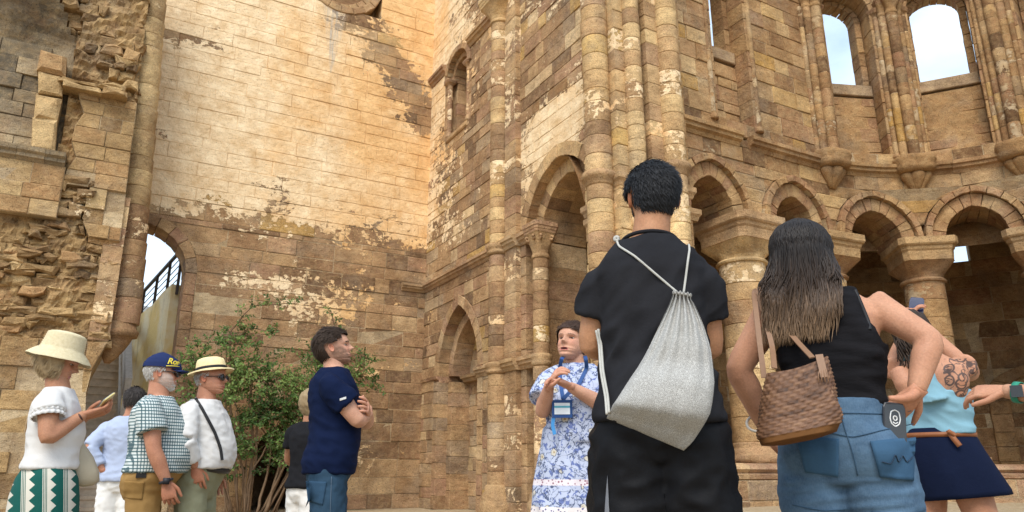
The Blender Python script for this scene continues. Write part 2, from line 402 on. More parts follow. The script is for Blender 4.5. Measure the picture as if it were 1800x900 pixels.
def abacus_cap(root, name, x, y, z0, z1, r, ax, ay, rot, mat, tone=.5, ab=.2):
    """bell capital: round neck ring, bell swelling to a moulded square slab"""
    zc = z1-ab
    p = [(r*1.0, r*1.0, z0, 2), (r*1.12, r*1.12, z0+.02, 2), (r*1.15, r*1.15, z0+.05, 2), (r*1.08, r*1.08, z0+.08, 2), (r*1.0, r*1.0, z0+.1, 2)]
    for k in range(1, 7):
        t = k/6; e = 2+10*t**2; s_ = t**1.8
        p.append((r+(ax*.86-r)*s_, r+(ay*.86-r)*s_, z0+.1+(zc-z0-.1)*t, e))
    v, f = loft_rings([selli(x, y, q[2], q[0], q[1], q[3], 32, rot) for q in p])
    bell = mobj(name, v, f, mat, root, {'tone': [tone]*len(v), 'wash': [-9]*len(v)})
    q = [(.88, 0), (.9, .25), (.93, .28), (.96, .55), (1., .6), (1., 1.)] if ab < .3 else [(.8, 0), (.84, .04), (.86, .36), (.86, .42), (.9, .5), (.92, .62), (.97, .66), (1., .72), (1., 1.)]
    if ab > .3: pass
    v, f = loft_rings([selli(x, y, zc+.001+ab*b, ax*a, ay*a, 30, 32, rot) for a, b in q])
    mobj('abacus', v, f, mat, bell, {'tone': [tone+.1]*len(v), 'wash': [-9]*len(v)})
    return bell
# ================================================================= ground
mg = NB('dry_earth', .95, .1); P_ = mg.pos()
c_ = mg.mix(mg.noise(.6, 6, .6, P_), (.30, .22, .13), (.46, .36, .23)); c_ = mg.mix(mg.ramp(mg.noise(14, 5, .7, P_), [(.5, 0.), (.7, .7)]), c_, (.56, .47, .33))
mg.color(c_); mg.bump(mg.noise(22, 6, .7, P_), .8, .03)
def sstep(a, b, x): t = min(1, max(0, (x-a)/(b-a))); return t*t*(3-2*t)
def ground_z(x, y):
    r = x*math.cos(YAW)-y*math.sin(YAW); fw = x*math.sin(YAW)+y*math.cos(YAW)
    return -.16*sstep(-.3, -2.0, r)*sstep(11, 9., fw)
gx = [-900, -300, -90, -30]+[-14+.4*i for i in range(96)]+[60, 200, 900]; gy = [-900, -300, -60, -20]+[-10+.4*i for i in range(86)]+[60, 200, 900]
gv = [(x, y, ground_z(x, y)+(.012*mnoise.noise((x*1.5, y*1.5, 0)) if abs(x) < 25 and abs(y) < 25 else 0)) for y in gy for x in gx]; n_ = len(gx)
tag(mobj('ground', gv, [(j*n_+i, j*n_+i+1, (j+1)*n_+i+1, (j+1)*n_+i) for j in range(len(gy)-1) for i in range(n_-1)], mg.m), kind='structure')
# raised floor of the presbytery: uneven slabs over a rough kerb
gv = []; gf = []; NX, NY = 60, 50
for j in range(NY+1):
    for i in range(NX+1):
        x = 7.0+i*11/NX; y = -1.5+j*11.9/NY
        z = .30+.035*mnoise.noise((x*1.7, y*1.7, 3))+.02*mnoise.noise((x*6, y*6, 1))
        if i == 0: z = -.05
        gv.append((x+(.25*mnoise.noise((y*1.3, 0, 0)) if i < 3 else 0), y, z))
for j in range(NY):
    for i in range(NX): a = j*(NX+1)+i; gf.append((a, a+1, a+NX+2, a+NX+1))
tag(mobj('presbytery_floor', gv, gf, mg.m), kind='structure')
# ================================================================= the tall north wall (back)
YB, XS = 16.9, 7.0
def sstep(a, b, x): t = min(1, max(0, (x-a)/(b-a))); return t*t*(3-2*t)
def segd(u, z, a, b):
    ax, az = a; bx, bz = b; t = max(0, min(1, ((u-ax)*(bx-ax)+(z-az)*(bz-az))/((bx-ax)**2+(bz-az)**2)))
    return math.hypot(u-ax-t*(bx-ax), z-az-t*(bz-az))
def gau(u, z, c, s_): return math.exp(-((u-c[0])/s_[0])**2-((z-c[1])/s_[1])**2)
def wash_back(u, z):
    b = -.9+3.1*sstep(5.45, 7.35, z+.1*math.sin(u*2.3))
    d = segd(u, z, (4.9, 12.3), (6.9, 10.0))
    if d < .75: b -= 3.4*(1-d/.75)**.6
    b -= 2.7*gau(u, z, (3.5, 7.3), (.45, .5))+1.3*gau(u, z, (1.6, 10.6), (.6, .3))+2.6*gau(u, z, (.55, 10.6), (.35, .45))+1.5*gau(u, z, (.5, 8.3), (.25, 1.5))
    b -= 1.2*gau(u, z, (5.9, 7.0), (.8, .35))
    b += 1.75*gau(u, z, (4.5, 4.7), (1.9, .75))+1.3*gau(u, z, (5.4, 1.3), (.9, .7))+1.2*gau(u, z, (2.3, 5.0), (1., .4))+1.1*gau(u, z, (5.6, 3.2), (1., .5))
    return b
MBk = lambda u, z, d: (u, YB-d, z)
W = Wall('transept_end_wall', 'tall flat sandstone wall with flaking cream lime wash, behind the bushy shrub', 'wall', MBk, M_BACK, wash_back)
door = Opening(.42, .98, 0, 4.95)
hole = Opening(3.75, .5, 0, 1.2, .62)
ocul = Opening(4.35, 1.1, 12.52, 13.6); 
W.fill(-2.2, XS+.1, 6.6, 14.4, [Opening(4.35, 1.1, 12.55, 13.6)], seed=12, core=-.75, hc=(.24, .40), lc=(.45, 1.3), jit=.02)
W.fill(-2.2, XS+.1, 0, 6.6, [door.grow(.24), hole.grow(.2)], seed=11, core=-.75, hc=(.24, .42), lc=(.35, 1.3), jit=.016, tone=lambda rg, u, z: min(1, max(0, rg.gauss(.30 if z < 6.6 else .5, .24))))
W.finish(300)
arch(W, door, .24, -.78, .012, 11, 'door_arch', seed=4, tones=(.42, .15), nd=2)
jambs(W, door, .24, -.75, .008, 0, 4.95, 'door_jamb', seed=6, tones=(.42, .15))
arch(W, hole, .2, -.9, .012, 9, 'low_arch', seed=5, tones=(.35, .12)); jambs(W, hole, .2, -.9, .008, 0, 1.2, 'low_jamb', seed=9, tones=(.35, .12))
# closed dark passage behind the low opening
pm = MB()
for a, b in (((3.0, YB+.9, 0), (3.1, YB+3, 2.2)), ((4.4, YB+.9, 0), (4.5, YB+3, 2.2)), ((3.1, YB+2.9, 0), (4.4, YB+3, 2.2)), ((3.0, YB+.75, 1.95), (4.5, YB+3, 2.25))): pm.box(a, b, .05)
pm.build('passage', M_STONE, W.root)
bk = MB(); bk.box((3.0, YB+.55, 12.3), (5.7, YB+.75, 14.4), .2); bk.build('blocked_round_window', M_STONE, W.root)
# round window at the top, only its lower rim in view
orim = MB(); no = 22
for k in range(no+1):
    pass
def ringpt(r, a): return (4.35+r*math.cos(a), 13.55+r*math.sin(a))
for ring_r, t_, dd in ((.92, .2, .03), (.72, .2, -.16)):
    par = None
    for k in range(20):
        a0, a1 = 2*math.pi*k/20, 2*math.pi*(k+1)/20; am = (a0+a1)/2
        poly = [ringpt(ring_r, a0), ringpt(ring_r+t_, a0), ringpt(ring_r+t_, am), ringpt(ring_r+t_, a1), ringpt(ring_r, a1), ringpt(ring_r, am)]
        v, f = pathstone(poly, MBk, -.6, dd, .003, .02, rnd, .001)
        o = stone_obj('voussoir' if par else 'round_window_rim', v, f, M_STONE, par or W.root, .3+.2*rnd.random())
        if par is None: par = o
        else: o.location = Vector(o.location)-Vector(par.location)
# short string course in the corner
moulding(W, (6.35, 7.0), STR(5.32, .12, .18), seed=3)
# ================================================================= east transept wall (side)
def wash_side(u, z):
    b = -.75+1.3*sstep(13.6, 16.4, u)*sstep(5.2, 7., z)+.9*sstep(8.5, 11, z)
    b += 3.4*gau(u, z, (10.7, 7.1), (1.5, .75))+1.0*gau(u, z, (12.0, 6.0), (.5, .8))+.9*gau(u, z, (16.5, 4.5), (.5, .7))+.9*gau(u, z, (14.6, 6.4), (1., .5))
    b -= 1.2*sstep(4.2, 2.5, z)
    return b
MSd = lambda u, z, d: (XS-d, u, z)
S = Wall('transept_side_wall', 'sandstone wall with pointed niche, small blind window and engaged column, beside the tall lime-washed wall', 'wall', MSd, M_STONE, wash_side)
niche = Opening(14.92, 1.02, 0, 2.95, 1.62)
uw = Opening(15.22, .62, 8.95, 10.55)
chap = Opening(10.68, .92, 0, 5.12, 1.08)
HC = (.2, .35)
S.fill(12.5, 16.95, 0, 14.2, [niche.grow(.24), uw.grow(.16)], seed=21, hc=HC, lc=(.26, .75), core=-1.3)
S.fill(9.0, 12.5, 0, 14.2, [chap.grow(.55)], seed=22, hc=HC, lc=(.26, .8), core=-.9)
S.finish(300)
# niche: two pointed orders, ledge, back wall
arch(S, niche, .24, -.3, .014, 13, 'niche_arch', seed=31, tones=(.52, .12))
n2 = Opening(14.92, .80, 0, 2.95, 1.30)
arch(S, n2, .23, -.75, -.26, 13, 'niche_inner_arch', seed=32, tones=(.48, .12))
jambs(S, niche, .24, -.3, .008, 0, 2.82, 'niche_jamb', seed=33); jambs(S, n2, .23, -.75, -.26, 0, 2.82, 'niche_inner_jamb', seed=34)
SB = Wall('niche_back_wall', 'coursed stone back of the pointed niche under its moulded ledge', 'wall', MSd, M_STONE, lambda u, z: -1.4)
SB.fill(13.7, 16.1, 0, 4.9, seed=35, d=-.72, core=-1.2, hc=HC, lc=(.35, .8)); SB.finish(120)
LEDGE = lambda z, d: [(-.7, z-.14), (d-.1, z-.14), (d-.07, z-.08), (d-.02, z-.06), (d, z), (-.7, z+.02)]
moulding(S, (13.68, 13.9), LEDGE(2.95, .05), 'niche_impost', seed=4); moulding(S, (15.94, 16.85), LEDGE(2.95, .06), 'niche_impost', seed=4)
moulding(S, (14.12, 15.72), LEDGE(2.95, -.45), 'niche_ledge', seed=5, ln=(1.7, 1.8))
# blind window above
arch(S, uw, .16, -.35, .05, 11, 'window_hood', seed=36, tones=(.42, .1))
u2 = Opening(15.22, .46, 8.95, 10.55); arch(S, u2, .15, -.5, -.1, 9, 'window_inner_arch', seed=37, tones=(.45, .1))
jambs(S, uw, .16, -.35, -.004, 8.95, 10.55, 'window_jamb', seed=38); jambs(S, u2, .15, -.55, -.22, 8.95, 10.55, 'window_inner_jamb', seed=39)
UB = MB()
UB.box((XS+.5, 14.5, 8.6), (XS+.75, 16.0, 11.4), .38); UB.build('window_infill', M_STONE, S.root)
rg_ = random.Random(3); z = 8.95
while z < 11.1:
    u = 14.78
    while u < 15.66:
        l = min(rg_.uniform(.25, .5), 15.68-u)
        if l > .06:
            v, f = pathstone([(u, z), (u+l, z), (u+l, z+.24), (u, z+.24)], MSd, -.55, -.44+rg_.uniform(-.01, .01), .006, .01, rg_); stone_obj('stone', v, f, M_STONE, S.root, rg_.gauss(.42, .12))
        u += l
    z += .245
v, f = pathstone([(14.6, 8.82), (15.84, 8.82), (15.84, 8.97), (14.6, 8.97)], MSd, -.5, .05, .003, .03); stone_obj('sill', v, f, M_STONE, S.root, .4)
for yy in (14.66, 15.78):
    shaft(S.root, 'window_colonnette', XS+.05, yy, 9.1, 10.35, .065, M_STONE, 5, (.9, 1.3), 12)
    abacus_cap(S.root, 'window_capital', XS+.05, yy, 10.33, 10.6, .065, .14, .14, 0, M_STONE, .5, .08)
    lathe(S.root, 'window_base', XS+.05, yy, [(.09, 8.97), (.1, 9.0), (.08, 9.05), (.075, 9.1), (.062, 9.12)], M_STONE, 16)
# string courses on the side wall
moulding(S, (12.75, 16.88), STR(5.34, .13, .2), seed=8, breaks=.0)
moulding(S, (13.05, 14.55), STR(11.15, .14, .24), seed=9); moulding(S, (15.95, 16.88), STR(11.15, .14, .24), seed=10)
moulding(S, (9.2, 12.6), STR(11.15, .14, .24), seed=12)
# engaged column with rings and capital
ECX, ECY = 6.86, 12.72
shaft(S.root, 'engaged_column', ECX, ECY, .55, 2.62, .205, M_STONE, 41); shaft(S.root, 'engaged_column', ECX, ECY, 2.86, 5.02, .2, M_STONE, 42)
shaft(S.root, 'engaged_column', ECX, ECY, 5.27, 10.42, .195, M_LIGHT, 43)
for zz in (2.62, 5.03):
    lathe(S.root, 'column_ring', ECX, ECY, [(.2, zz), (.24, zz+.03), (.25, zz+.07), (.22, zz+.1), (.25, zz+.13), (.27, zz+.18), (.26, zz+.22), (.2, zz+.24)], M_STONE, 24, tone=.4)
lathe(S.root, 'column_base', ECX, ECY, [(.34, 0), (.36, .05), (.33, .25), (.30, .3), (.3, .4), (.25, .46), (.24, .55), (.2, .58)], M_STONE, 24, tone=.45)
abacus_cap(S.root, 'column_capital', ECX, ECY, 10.42, 11.12, .2, .40, .40, 0, M_LIGHT, .45, .24)
blocks(S.root, 'square_pilaster', [(6.88, 12.06), (7.2, 12.06), (7.2, 12.52), (6.88, 12.52)], 0, 14, M_STONE, 44)
# ledges at ring height running on from the column over the pilaster to the arch
for zz, u0 in ((2.86, 11.3), (5.29, 11.52)):
    moulding(S, (u0, 12.06), [(p[0]+.02, p[1]) for p in STR(zz, .13, .22)], 'impost', seed=13, ln=(.5, .7))
    moulding(S, (12.0, 12.54), [(p[0]+.13, p[1]) for p in STR(zz, .12, .22)], 'impost', seed=14, ln=(.6, .7))
moulding(S, (12.86, 13.9), STR(2.9, .11, .2), 'impost', seed=15, ln=(.6, .9))
# chapel arch: two orders leading into the ambulatory
arch(S, chap.grow(.27), .28, -.35, .016, 17, 'chapel_outer_arch', M_LIGHT, seed=51, tones=(.3, .18))
arch(S, chap, .3, -1.25, -.2, 15, 'chapel_inner_arch', M_LIGHT, seed=52, tones=(.2, .14), nd=2)
jambs(S, chap.grow(.27), .28, -.35, .01, 0, 5.08, 'chapel_outer_jamb', seed=53, mat=M_STONE); jambs(S, chap, .3, -1.25, -.25, 0, 5.1, 'chapel_inner_jamb', seed=54)
CX2, CY2 = 6.98, 11.30
shaft(S.root, 'arch_column', CX2, CY2, .5, 2.62, .155, M_STONE, 56); shaft(S.root, 'arch_column', CX2, CY2, 2.84, 4.62, .15, M_STONE, 57)
lathe(S.root, 'column_ring', CX2, CY2, [(.15, 2.62), (.18, 2.65), (.19, 2.7), (.17, 2.73), (.2, 2.78), (.19, 2.83), (.15, 2.85)], M_STONE, 20, tone=.4)
lathe(S.root, 'column_base', CX2, CY2, [(.28, 0), (.28, .3), (.24, .33), (.24, .42), (.19, .48), (.15, .52)], M_STONE, 20, tone=.45)
cap = abacus_cap(S.root, 'leaf_capital', CX2, CY2, 4.62, 5.3, .15, .27, .27, 0, M_STONE, .45, .2)
for k in range(4):
    a = R(45+90*k); m = MB()
    for s_ in (-1, 1):
        for t in range(7): pass
        q = a+s_*.28; c0 = Vector((CX2+.24*math.cos(q), CY2+.24*math.sin(q), 5.0))
        pts = [c0+Vector((math.cos(q), math.sin(q), 0))*(.045*math.cos(t*.9)*(1-t*.08))+Vector((0, 0, 1))*(.055*math.sin(t*.9)*(1-t*.08)) for t in range(8)]
        m.tube(pts, .024, 6, .5)
    m.build('scroll_leaf', M_STONE, cap, True)
# ================================================================= crossing pier
PR = tag(empty('crossing_pier', (0, 0, 0)), 'tall clustered pier of banded round shafts, between the chapel arch and the columned apse', 'pier')
blocks(PR, 'pier_core', [(7.02, 8.75), (8.3, 8.75), (8.3, 9.85), (7.02, 9.85)], 0, 14.3, M_LIGHT, 61, (.3, .4))
blocks(PR, 'pier_edge', [(6.8, 8.6), (7.06, 8.6), (7.06, 9.3), (6.8, 9.3)], 0, 14.3, M_LIGHT, 62, tones=(.5, .22))
blocks(PR, 'pier_edge', [(7.36, 8.45), (7.9, 8.45), (7.9, 8.8), (7.36, 8.8)], 0, 14.3, M_LIGHT, 63, tones=(.5, .22))
blocks(PR, 'pier_edge', [(6.9, 9.28), (7.1, 9.28), (7.1, 9.52), (6.9, 9.52)], 0, 14.3, M_LIGHT, 65, tones=(.3, .2))
blocks(PR, 'pier_edge', [(8.02, 8.66), (8.34, 8.66), (8.34, 8.9), (8.02, 8.9)], 0, 14.3, M_APSE, 64, tones=(.5, .22))
for i, (x, y, r) in enumerate(((6.65, 8.93, .225), (7.14, 8.56, .15), (7.82, 8.45, .205))):
    if i == 1:
        shaft(PR, 'pier_shaft', x, y, .4, 14.3, r, M_LIGHT, 71+i)
        continue
    zr = 5.32 if i == 0 else 5.55
    shaft(PR, 'pier_shaft', x, y, .5, zr-.14, r*.95, M_LIGHT, 71+i); shaft(PR, 'pier_shaft', x, y, zr+.1, 14.3, r, M_LIGHT, 81+i)
    lathe(PR, 'shaft_ring', x, y, [(r*.95, zr-.15), (r*1.05, zr-.12), (r*1.12, zr-.05), (r*1.3, zr-.02), (r*1.34, zr+.03), (r*1.25, zr+.08), (r*.95, zr+.11)], M_STONE, 28, tone=.35)
    lathe(PR, 'shaft_base', x, y, [(r*1.5, 0), (r*1.5, .25), (r*1.35, .3), (r*1.35, .4), (r*1.1, .48), (r*.9, .52)], M_STONE, 24, tone=.5)
for x0, x1, y0, y1, zz in ((6.74, 7.1, 8.54, 9.3, 5.3), (7.3, 7.95, 8.39, 8.75, 5.53), (6.86, 7.1, 9.3, 9.72, 4.85), (8.0, 8.5, 8.6, 8.95, 4.98), (6.9, 7.12, 9.5, 9.85, 5.12), (8.06, 8.42, 8.6, 8.95, 5.36)):
    v, f = loft_rings([[(x0+i_, y0+i_, z_), (x1-i_, y0+i_, z_), (x1-i_, y1-i_, z_), (x0+i_, y1-i_, z_)] for i_, z_ in ((.05, zz-.15), (.03, zz-.08), (.0, zz-.04), (0, zz+.05))])
    stone_obj('impost', v, f, M_STONE, PR, .4)
# ================================================================= apse
AX, AY, AR = 11.9, 5.5, 3.3
def MA(s, z, d):
    if s <= AX: return (s, AY+AR-d, z)
    th = (s-AX)/AR; r = AR-d
    return (AX+r*math.sin(th), AY+r*math.cos(th), z)
SCOL = [10.0, 12.22, 14.09, 15.96, 17.83, 19.7]
SARC = [9.02, 11.12, 13.15, 15.02, 16.9, 18.77]
A_ = Wall('apse_wall', 'curved apse wall of brown sandstone, arches below and tall open windows above', 'wall', MA, M_APSE, lambda u, z: -1.25+1.0*gau(u, z, (8.9, 6.4), (.6, .3)))
arcs = [Opening(9.0, .5, 4, 5.22, .62)]+[Opening(s, .52, 4, 5.22, .62) for s in SARC[1:]]
A_.fill(8.2, 20.4, 5.22, 6.72, [o.grow(.42) for o in arcs], seed=101, core=-1.1, hc=(.24, .36), lc=(.35, .75))
for i, o in enumerate(arcs):
    arch(A_, o, .27, -1.1, -.03, 13, 'arcade_arch', seed=110+i, tones=(.6, .12), nd=3)
    arch(A_, o.grow(.27), .13, -.2, .075, 11, 'hood_mould', seed=120+i, tones=(.55, .1))
moulding(A_, (8.3, 9.75), STR(6.78, .16, .24), seed=130, ln=(.6, 1.)); moulding(A_, (10.0, 20.3), STR(6.78, .16, .24), seed=131, ln=(.5, .9))
# clerestory
wins = [Opening(9.76, .46, 6.95, 10.5)]+[Opening(s, .54, 6.95, 10.42) for s in SARC[2:]]
CD = -.72
A_.fill(8.2, 20.4, 6.78, 13.8, [o.grow(.16) for o in wins], seed=102, core=CD, hc=(.26, .40), lc=(.35, .8))
for i, o in enumerate(wins):
    jambs(A_, o, .18, CD, .006, 6.95, o.zs, 'window_jamb', seed=140+i, tones=(.5, .15))
    arch(A_, o, .18, CD, .02, 11, 'window_arch', seed=150+i, tones=(.45, .15))
    io = Opening(o.c, o.w-.13, 6.95, o.zs)
    jambs(A_, io, .13, CD, -.4, 6.95, o.zs, 'window_reveal', seed=160+i, tones=(.42, .15)); arch(A_, io, .13, CD, -.4, 11, 'window_inner_arch', seed=170+i, tones=(.4, .12))
    # panel below the sill
    rg_ = random.Random(180+i); z = 6.95; pm = MB()
    pm.add([MA(o.c+sx*(o.w+.05), zz, dd) for dd in (-.36, -.7) for sx, zz in ((-1, 6.8), (1, 6.8), (1, 8.5), (-1, 8.5))], [(0,1,2,3),(4,7,6,5),(0,4,5,1),(1,5,6,2),(2,6,7,3),(3,7,4,0)], .4)
    pan = pm.build('window_panel', M_APSE, A_.root)
    while z < 8.4:
        h = min(rg_.uniform(.2, .34), 8.5-z); u = o.c-o.w
        while u < o.c+o.w-.02:
            l = rg_.uniform(.3, .6); l = o.c+o.w-u if o.c+o.w-u-l < .15 else l
            v, f = pathstone([(u, z), (u+l, z), (u+l, z+h), (u, z+h)], MA, -.4, -.32+rg_.uniform(-.02, .02), .006, .012, rg_); stone_obj('stone', v, f, M_APSE, pan, rg_.gauss(.5, .14)); u += l
        z += h
    v, f = pathstone([(o.c-o.w, 8.54), (o.c+o.w, 8.54), (o.c+o.w, 8.8), (o.c-o.w, 8.8)], MA, -.7, -.3, .004, .015, rnd, .002); stone_obj('window_sill', v, f, M_STONE, A_.root, .78)
    for sd in (-1, 1):
        x, y, _ = MA(o.c+sd*(o.w+.12), 0, -.01)
        shaft(A_.root, 'window_colonnette', x, y, 7.05, 10.2, .055, M_APSE, 190+i*2+sd, (1.1, 1.6), 12)
        abacus_cap(A_.root, 'window_capital', x, y, 10.18, 10.45, .055, .11, .11, 0, M_APSE, .5, .09)
        lathe(A_.root, 'colonnette_base', x, y, [(.09, 6.96), (.095, 7.0), (.075, 7.04), (.06, 7.08)], M_APSE, 14)
    arch(A_, o.grow(.2), .2, -.3, .07, 13, 'window_hood', seed=200+i, tones=(.4, .12))
for i, s in enumerate(SCOL[1:5]):
    th = (s-AX)/AR
    for k, (ds, dd, r) in enumerate(((-.16, .07, .085), (0, .17, .11), (.16, .07, .085), (-.285, .01, .055), (.285, .01, .055))):
        x, y, _ = MA(s+ds, 0, dd)
        shaft(A_.root, 'wall_shaft', x, y, 6.9, 10.25, r, M_APSE, 220+i*5+k, (.28, .42), 14)
        shaft(A_.root, 'wall_shaft', x, y, 10.6, 13.6, r, M_APSE, 320+i*5+k, (.28, .42), 14)
        if k < 3: abacus_cap(A_.root, 'shaft_capital', x, y, 10.22, 10.62, r, r*1.75, r*1.75, -th, M_APSE, .45, .12)
    x, y, _ = MA(s, 0, .1)
    v, f = loft_rings([selli(x, y, z_, a_, b_, 2.6, 28, -th) for z_, a_, b_ in ((6.58, .30, .2), (6.62, .36, .26), (6.7, .38, .28), (6.74, .36, .26), (6.82, .4, .3), (6.9, .39, .29), (6.93, .33, .24))])
    cb = mobj('corbel', v, f, M_APSE, A_.root, {'tone': [.42]*len(v), 'wash': [-9]*len(v)}, True)
    for ds, r_ in ((-.2, .12), (0, .15), (.2, .12)):
        x, y, _ = MA(s+ds, 0, .1+(.06 if ds == 0 else 0)); m_ = MB(); xe, ye, _ = MA(s+ds*.25, 0, .03)
        prof = [(.6, 0), (1.02, .12), (1.05, .28), (.8, .5), (.5, .72), (.25, 1.)]
        rr = [selli(x+(xe-x)*t, y+(ye-y)*t, 6.6-.42*t, r_*k_, r_*k_, 2, 12) for k_, t in prof]; v, f = loft_rings(rr)
        mobj('corbel_leaf', v, f, M_APSE, cb, {'tone': [.4]*len(v), 'wash': [-9]*len(v)}, True)
A_.finish(300)
# plinth under the arcade
PL = Wall('arcade_plinth', 'low moulded stone plinth that carries the apse columns', 'plinth', MA, M_STONE, lambda u, z: -1.6)
PL.fill(8.25, 20.4, .1, .68, (), seed=301, d=.4, hc=(.24, .34), lc=(.4, .8), core=-1.3)
moulding(PL, (8.25, 20.4), [(-1.3, .68), (.36, .68), (.4, .7), (.42, .76), (.38, .79), (.4, .8), (.45, .84), (.42, .9), (.3, .93), (-1.3, .93)], 'plinth_top', seed=303, ln=(.6, 1.1), sub='plinth_stone', tones=(.6, .1))
PL.finish(200)
# columns
names = ['stout round column with square capital, first in the apse arcade from the clustered pier']+['round column with square capital, %s in the apse arcade from the clustered pier' % k for k in ('second', 'third', 'fourth', 'fifth')]
for i, s in enumerate(SCOL[:5]):
    th = max(0, (s-AX)/AR); x, y, _ = MA(s, 0, -.42)
    c = tag(empty('stone_column', (0, 0, 0)), names[i], 'column', 'columns of the apse arcade')
    r = .37 if i else .4
    shaft(c, 'shaft', x, y, 1.28, 4.42, r, M_APSE if i > 1 else M_LIGHT, 330+i, (.26, .42), 28)
    lathe(c, 'base', x, y, [(.52, .94, 16), (.52, 1.06, 16), (.49, 1.07, 4), (.5, 1.12, 2), (.46, 1.17, 2), (.42, 1.2, 2), (.44, 1.25, 2), (.38, 1.3, 2)], M_STONE, 32, rot=-th)
    abacus_cap(c, 'capital', x, y, 4.38, 5.215, r, .55 if i else .6, .66, -th, M_APSE if i else M_LIGHT, .62, .46)
# ambulatory: outer wall, vault and ribs
OUT = Wall('ambulatory_wall', 'dark outer wall with blind arches, behind the apse arcade', 'wall', MA, M_APSE, lambda u, z: -2.)
slits = [Opening(15.09, .09, 5.61, 6.51)]
OUT.fill(7.6, 20.4, 0, 7.9, slits, seed=401, d=-3.7, core=-4.3, hc=(.28, .42), lc=(.4, .7)); OUT.finish(220)
for i, s in enumerate((9.3, 15.75)):
    arch(OUT, Opening(s, .45 if s > 12 else .7, .3, 2.5), .2, -3.75, -3.52, 15, 'blind_arch', seed=410+i, tones=(.45, .1))
    jambs(OUT, Opening(s, .45 if s > 12 else .7, .3, 2.5), .2, -3.75, -3.54, .3, 2.6, 'blind_jamb', seed=420+i)
vm = MB(); NS, NT_ = 60, 14
vv = []
for i in range(NS+1):
    s = 7.0+13.6*i/NS
    for k in range(NT_+1):
        t = k/NT_; dd = -1.05-2.75*t; vv.append(MA(s, 5.3+1.4*t+1.3*math.sin(math.pi*t)**.7, dd))
ff = [(i*(NT_+1)+k, (i+1)*(NT_+1)+k, (i+1)*(NT_+1)+k+1, i*(NT_+1)+k+1) for i in range(NS) for k in range(NT_)]
vm.add(vv, ff, .3)
VT = tag(vm.build('ambulatory_vault', M_APSE, None, True), 'shadowy stone vault with ribs over the ambulatory behind the columns', 'vault')
rv = [MA(7.0+13.6*i/NS, z, d) for i in range(NS+1) for z, d in ((7.75, -.6), (7.75, -4.35), (7.95, -4.35), (7.95, -.6))]
v = rv; f = [(i*4+k, (i+1)*4+k, (i+1)*4+(k+1) % 4, i*4+(k+1) % 4) for i in range(NS) for k in range(4)]+[(0, 1, 2, 3), (NS*4+3, NS*4+2, NS*4+1, NS*4)]
mobj('roof_slab', v, f, M_APSE, VT, {'tone': [.3]*len(v), 'wash': [-9]*len(v)})
for i, s in enumerate(SCOL[:5]+SARC[1:4]):
    pts = []
    for k in range(13):
        t = k/12; pts.append(MA(s+(0 if i < 5 else (t-.5)*1.6), 5.2+1.4*t+1.27*math.sin(math.pi*t)**.7, -1.1-2.65*t))
    m_ = MB(); m_.tube(pts, .13, 8, .45); m_.build('vault_rib', M_APSE, VT, True)
cl = MB(); P4 = [MA(20.38, z_, d_) for z_, d_ in ((0, -.9), (0, -4.3), (7.9, -4.3), (7.9, -.6))]+[MA(20.6, z_, d_) for z_, d_ in ((0, -.9), (0, -4.3), (7.9, -4.3), (7.9, -.6))]
cl.add(P4, [(0,1,2,3),(4,7,6,5),(0,4,5,1),(1,5,6,2),(2,6,7,3),(3,7,4,0)], .3); cl.box((6.99+.9, 12.0, 0), (8.4, 12.6, 7.9), .3); cl.build('light_stop_wall', M_APSE, OUT.root)  # closing walls added to keep sky light out of the ambulatory
# ================================================================= ruined wall stump on the left
YR = 15.2
MR = lambda u, z, d: (u, YR-d, z)
M_GREY = stone_mat('weathered_grey_stone', [(0., (.12, .10, .075)), (.4, (.22, .18, .125)), (.7, (.34, .27, .18)), (1., (.46, .36, .23))])
M_OCHRE = stone_mat('ochre_stone', [(0., (.36, .25, .13)), (.5, (.52, .38, .2)), (1., (.64, .48, .26))], washc=((.62, .48, .3), (.6, .4, .15)))
u1 = lambda z: (.12-.026*(z-3)) if z > 3.04 else -.06+.03*math.sin(z*5)
RW = Wall('ruined_wall', 'broken stump of wall with exposed rubble core and half shaft, beside the doorway arch', 'wall', MR, M_RUB, lambda u, z: -1.1+1.5*gau(u, z, (-.5, 5.6), (.4, .5))+.5*sstep(9.5, 10.5, z))
def rub(u0, u1_, z0, z1, d, seed, dj=.12, hr=(.09, .2), lr=(.14, .5), tone=(.45, .25)):
    rg = random.Random(seed); z = z0
    f0 = u0 if callable(u0) else (lambda z: u0); f1 = u1_ if callable(u1_) else (lambda z: u1_)
    while z < z1:
        h = rg.uniform(*hr); u = f0(z)+rg.uniform(-.1, 0)
        while u < f1(z):
            l = rg.uniform(*lr); ub = min(u+l, f1(z)+rg.uniform(-.03, .04))
            if ub-u > .05:
                j = lambda: rg.uniform(-.04, .04)
                poly = [(u+j(), z+j()), ((u+ub)/2+j(), z+j()*.8), (ub+j(), z+j()), (ub+j(), z+h+j()), ((u+ub)/2+j(), z+h+j()), (u+j(), z+h+j())]
                v, f = pathstone(poly, MR, d-.4, d+.1*mnoise.noise((u*1.1, z*1.1, seed))*2+rg.uniform(-dj, dj), .004, rg.uniform(.025, .055), rg, .03)
                RW.st.append((v, f, min(1, max(0, rg.gauss(*tone))), [RW.wash(p[0], p[1]) for p in poly]*3))
            u = ub+.004
        z += h*.95
T1 = lambda rg, u, z: min(1, max(0, rg.gauss(.55, .25)))
RW.mat = M_RUB
RW.fill(-3.6, u1, 0, 3.05, (), seed=501, hc=(.3, .42), lc=(.4, .9), jit=.03, core=-1.68, tone=T1)
RW.fill(lambda z: -.95+.08*math.sin(z*7), u1, 5.95, 7.85, (), seed=502, hc=(.24, .34), lc=(.3, .55), d=.02, jit=.02, core=-1.68, tone=T1)
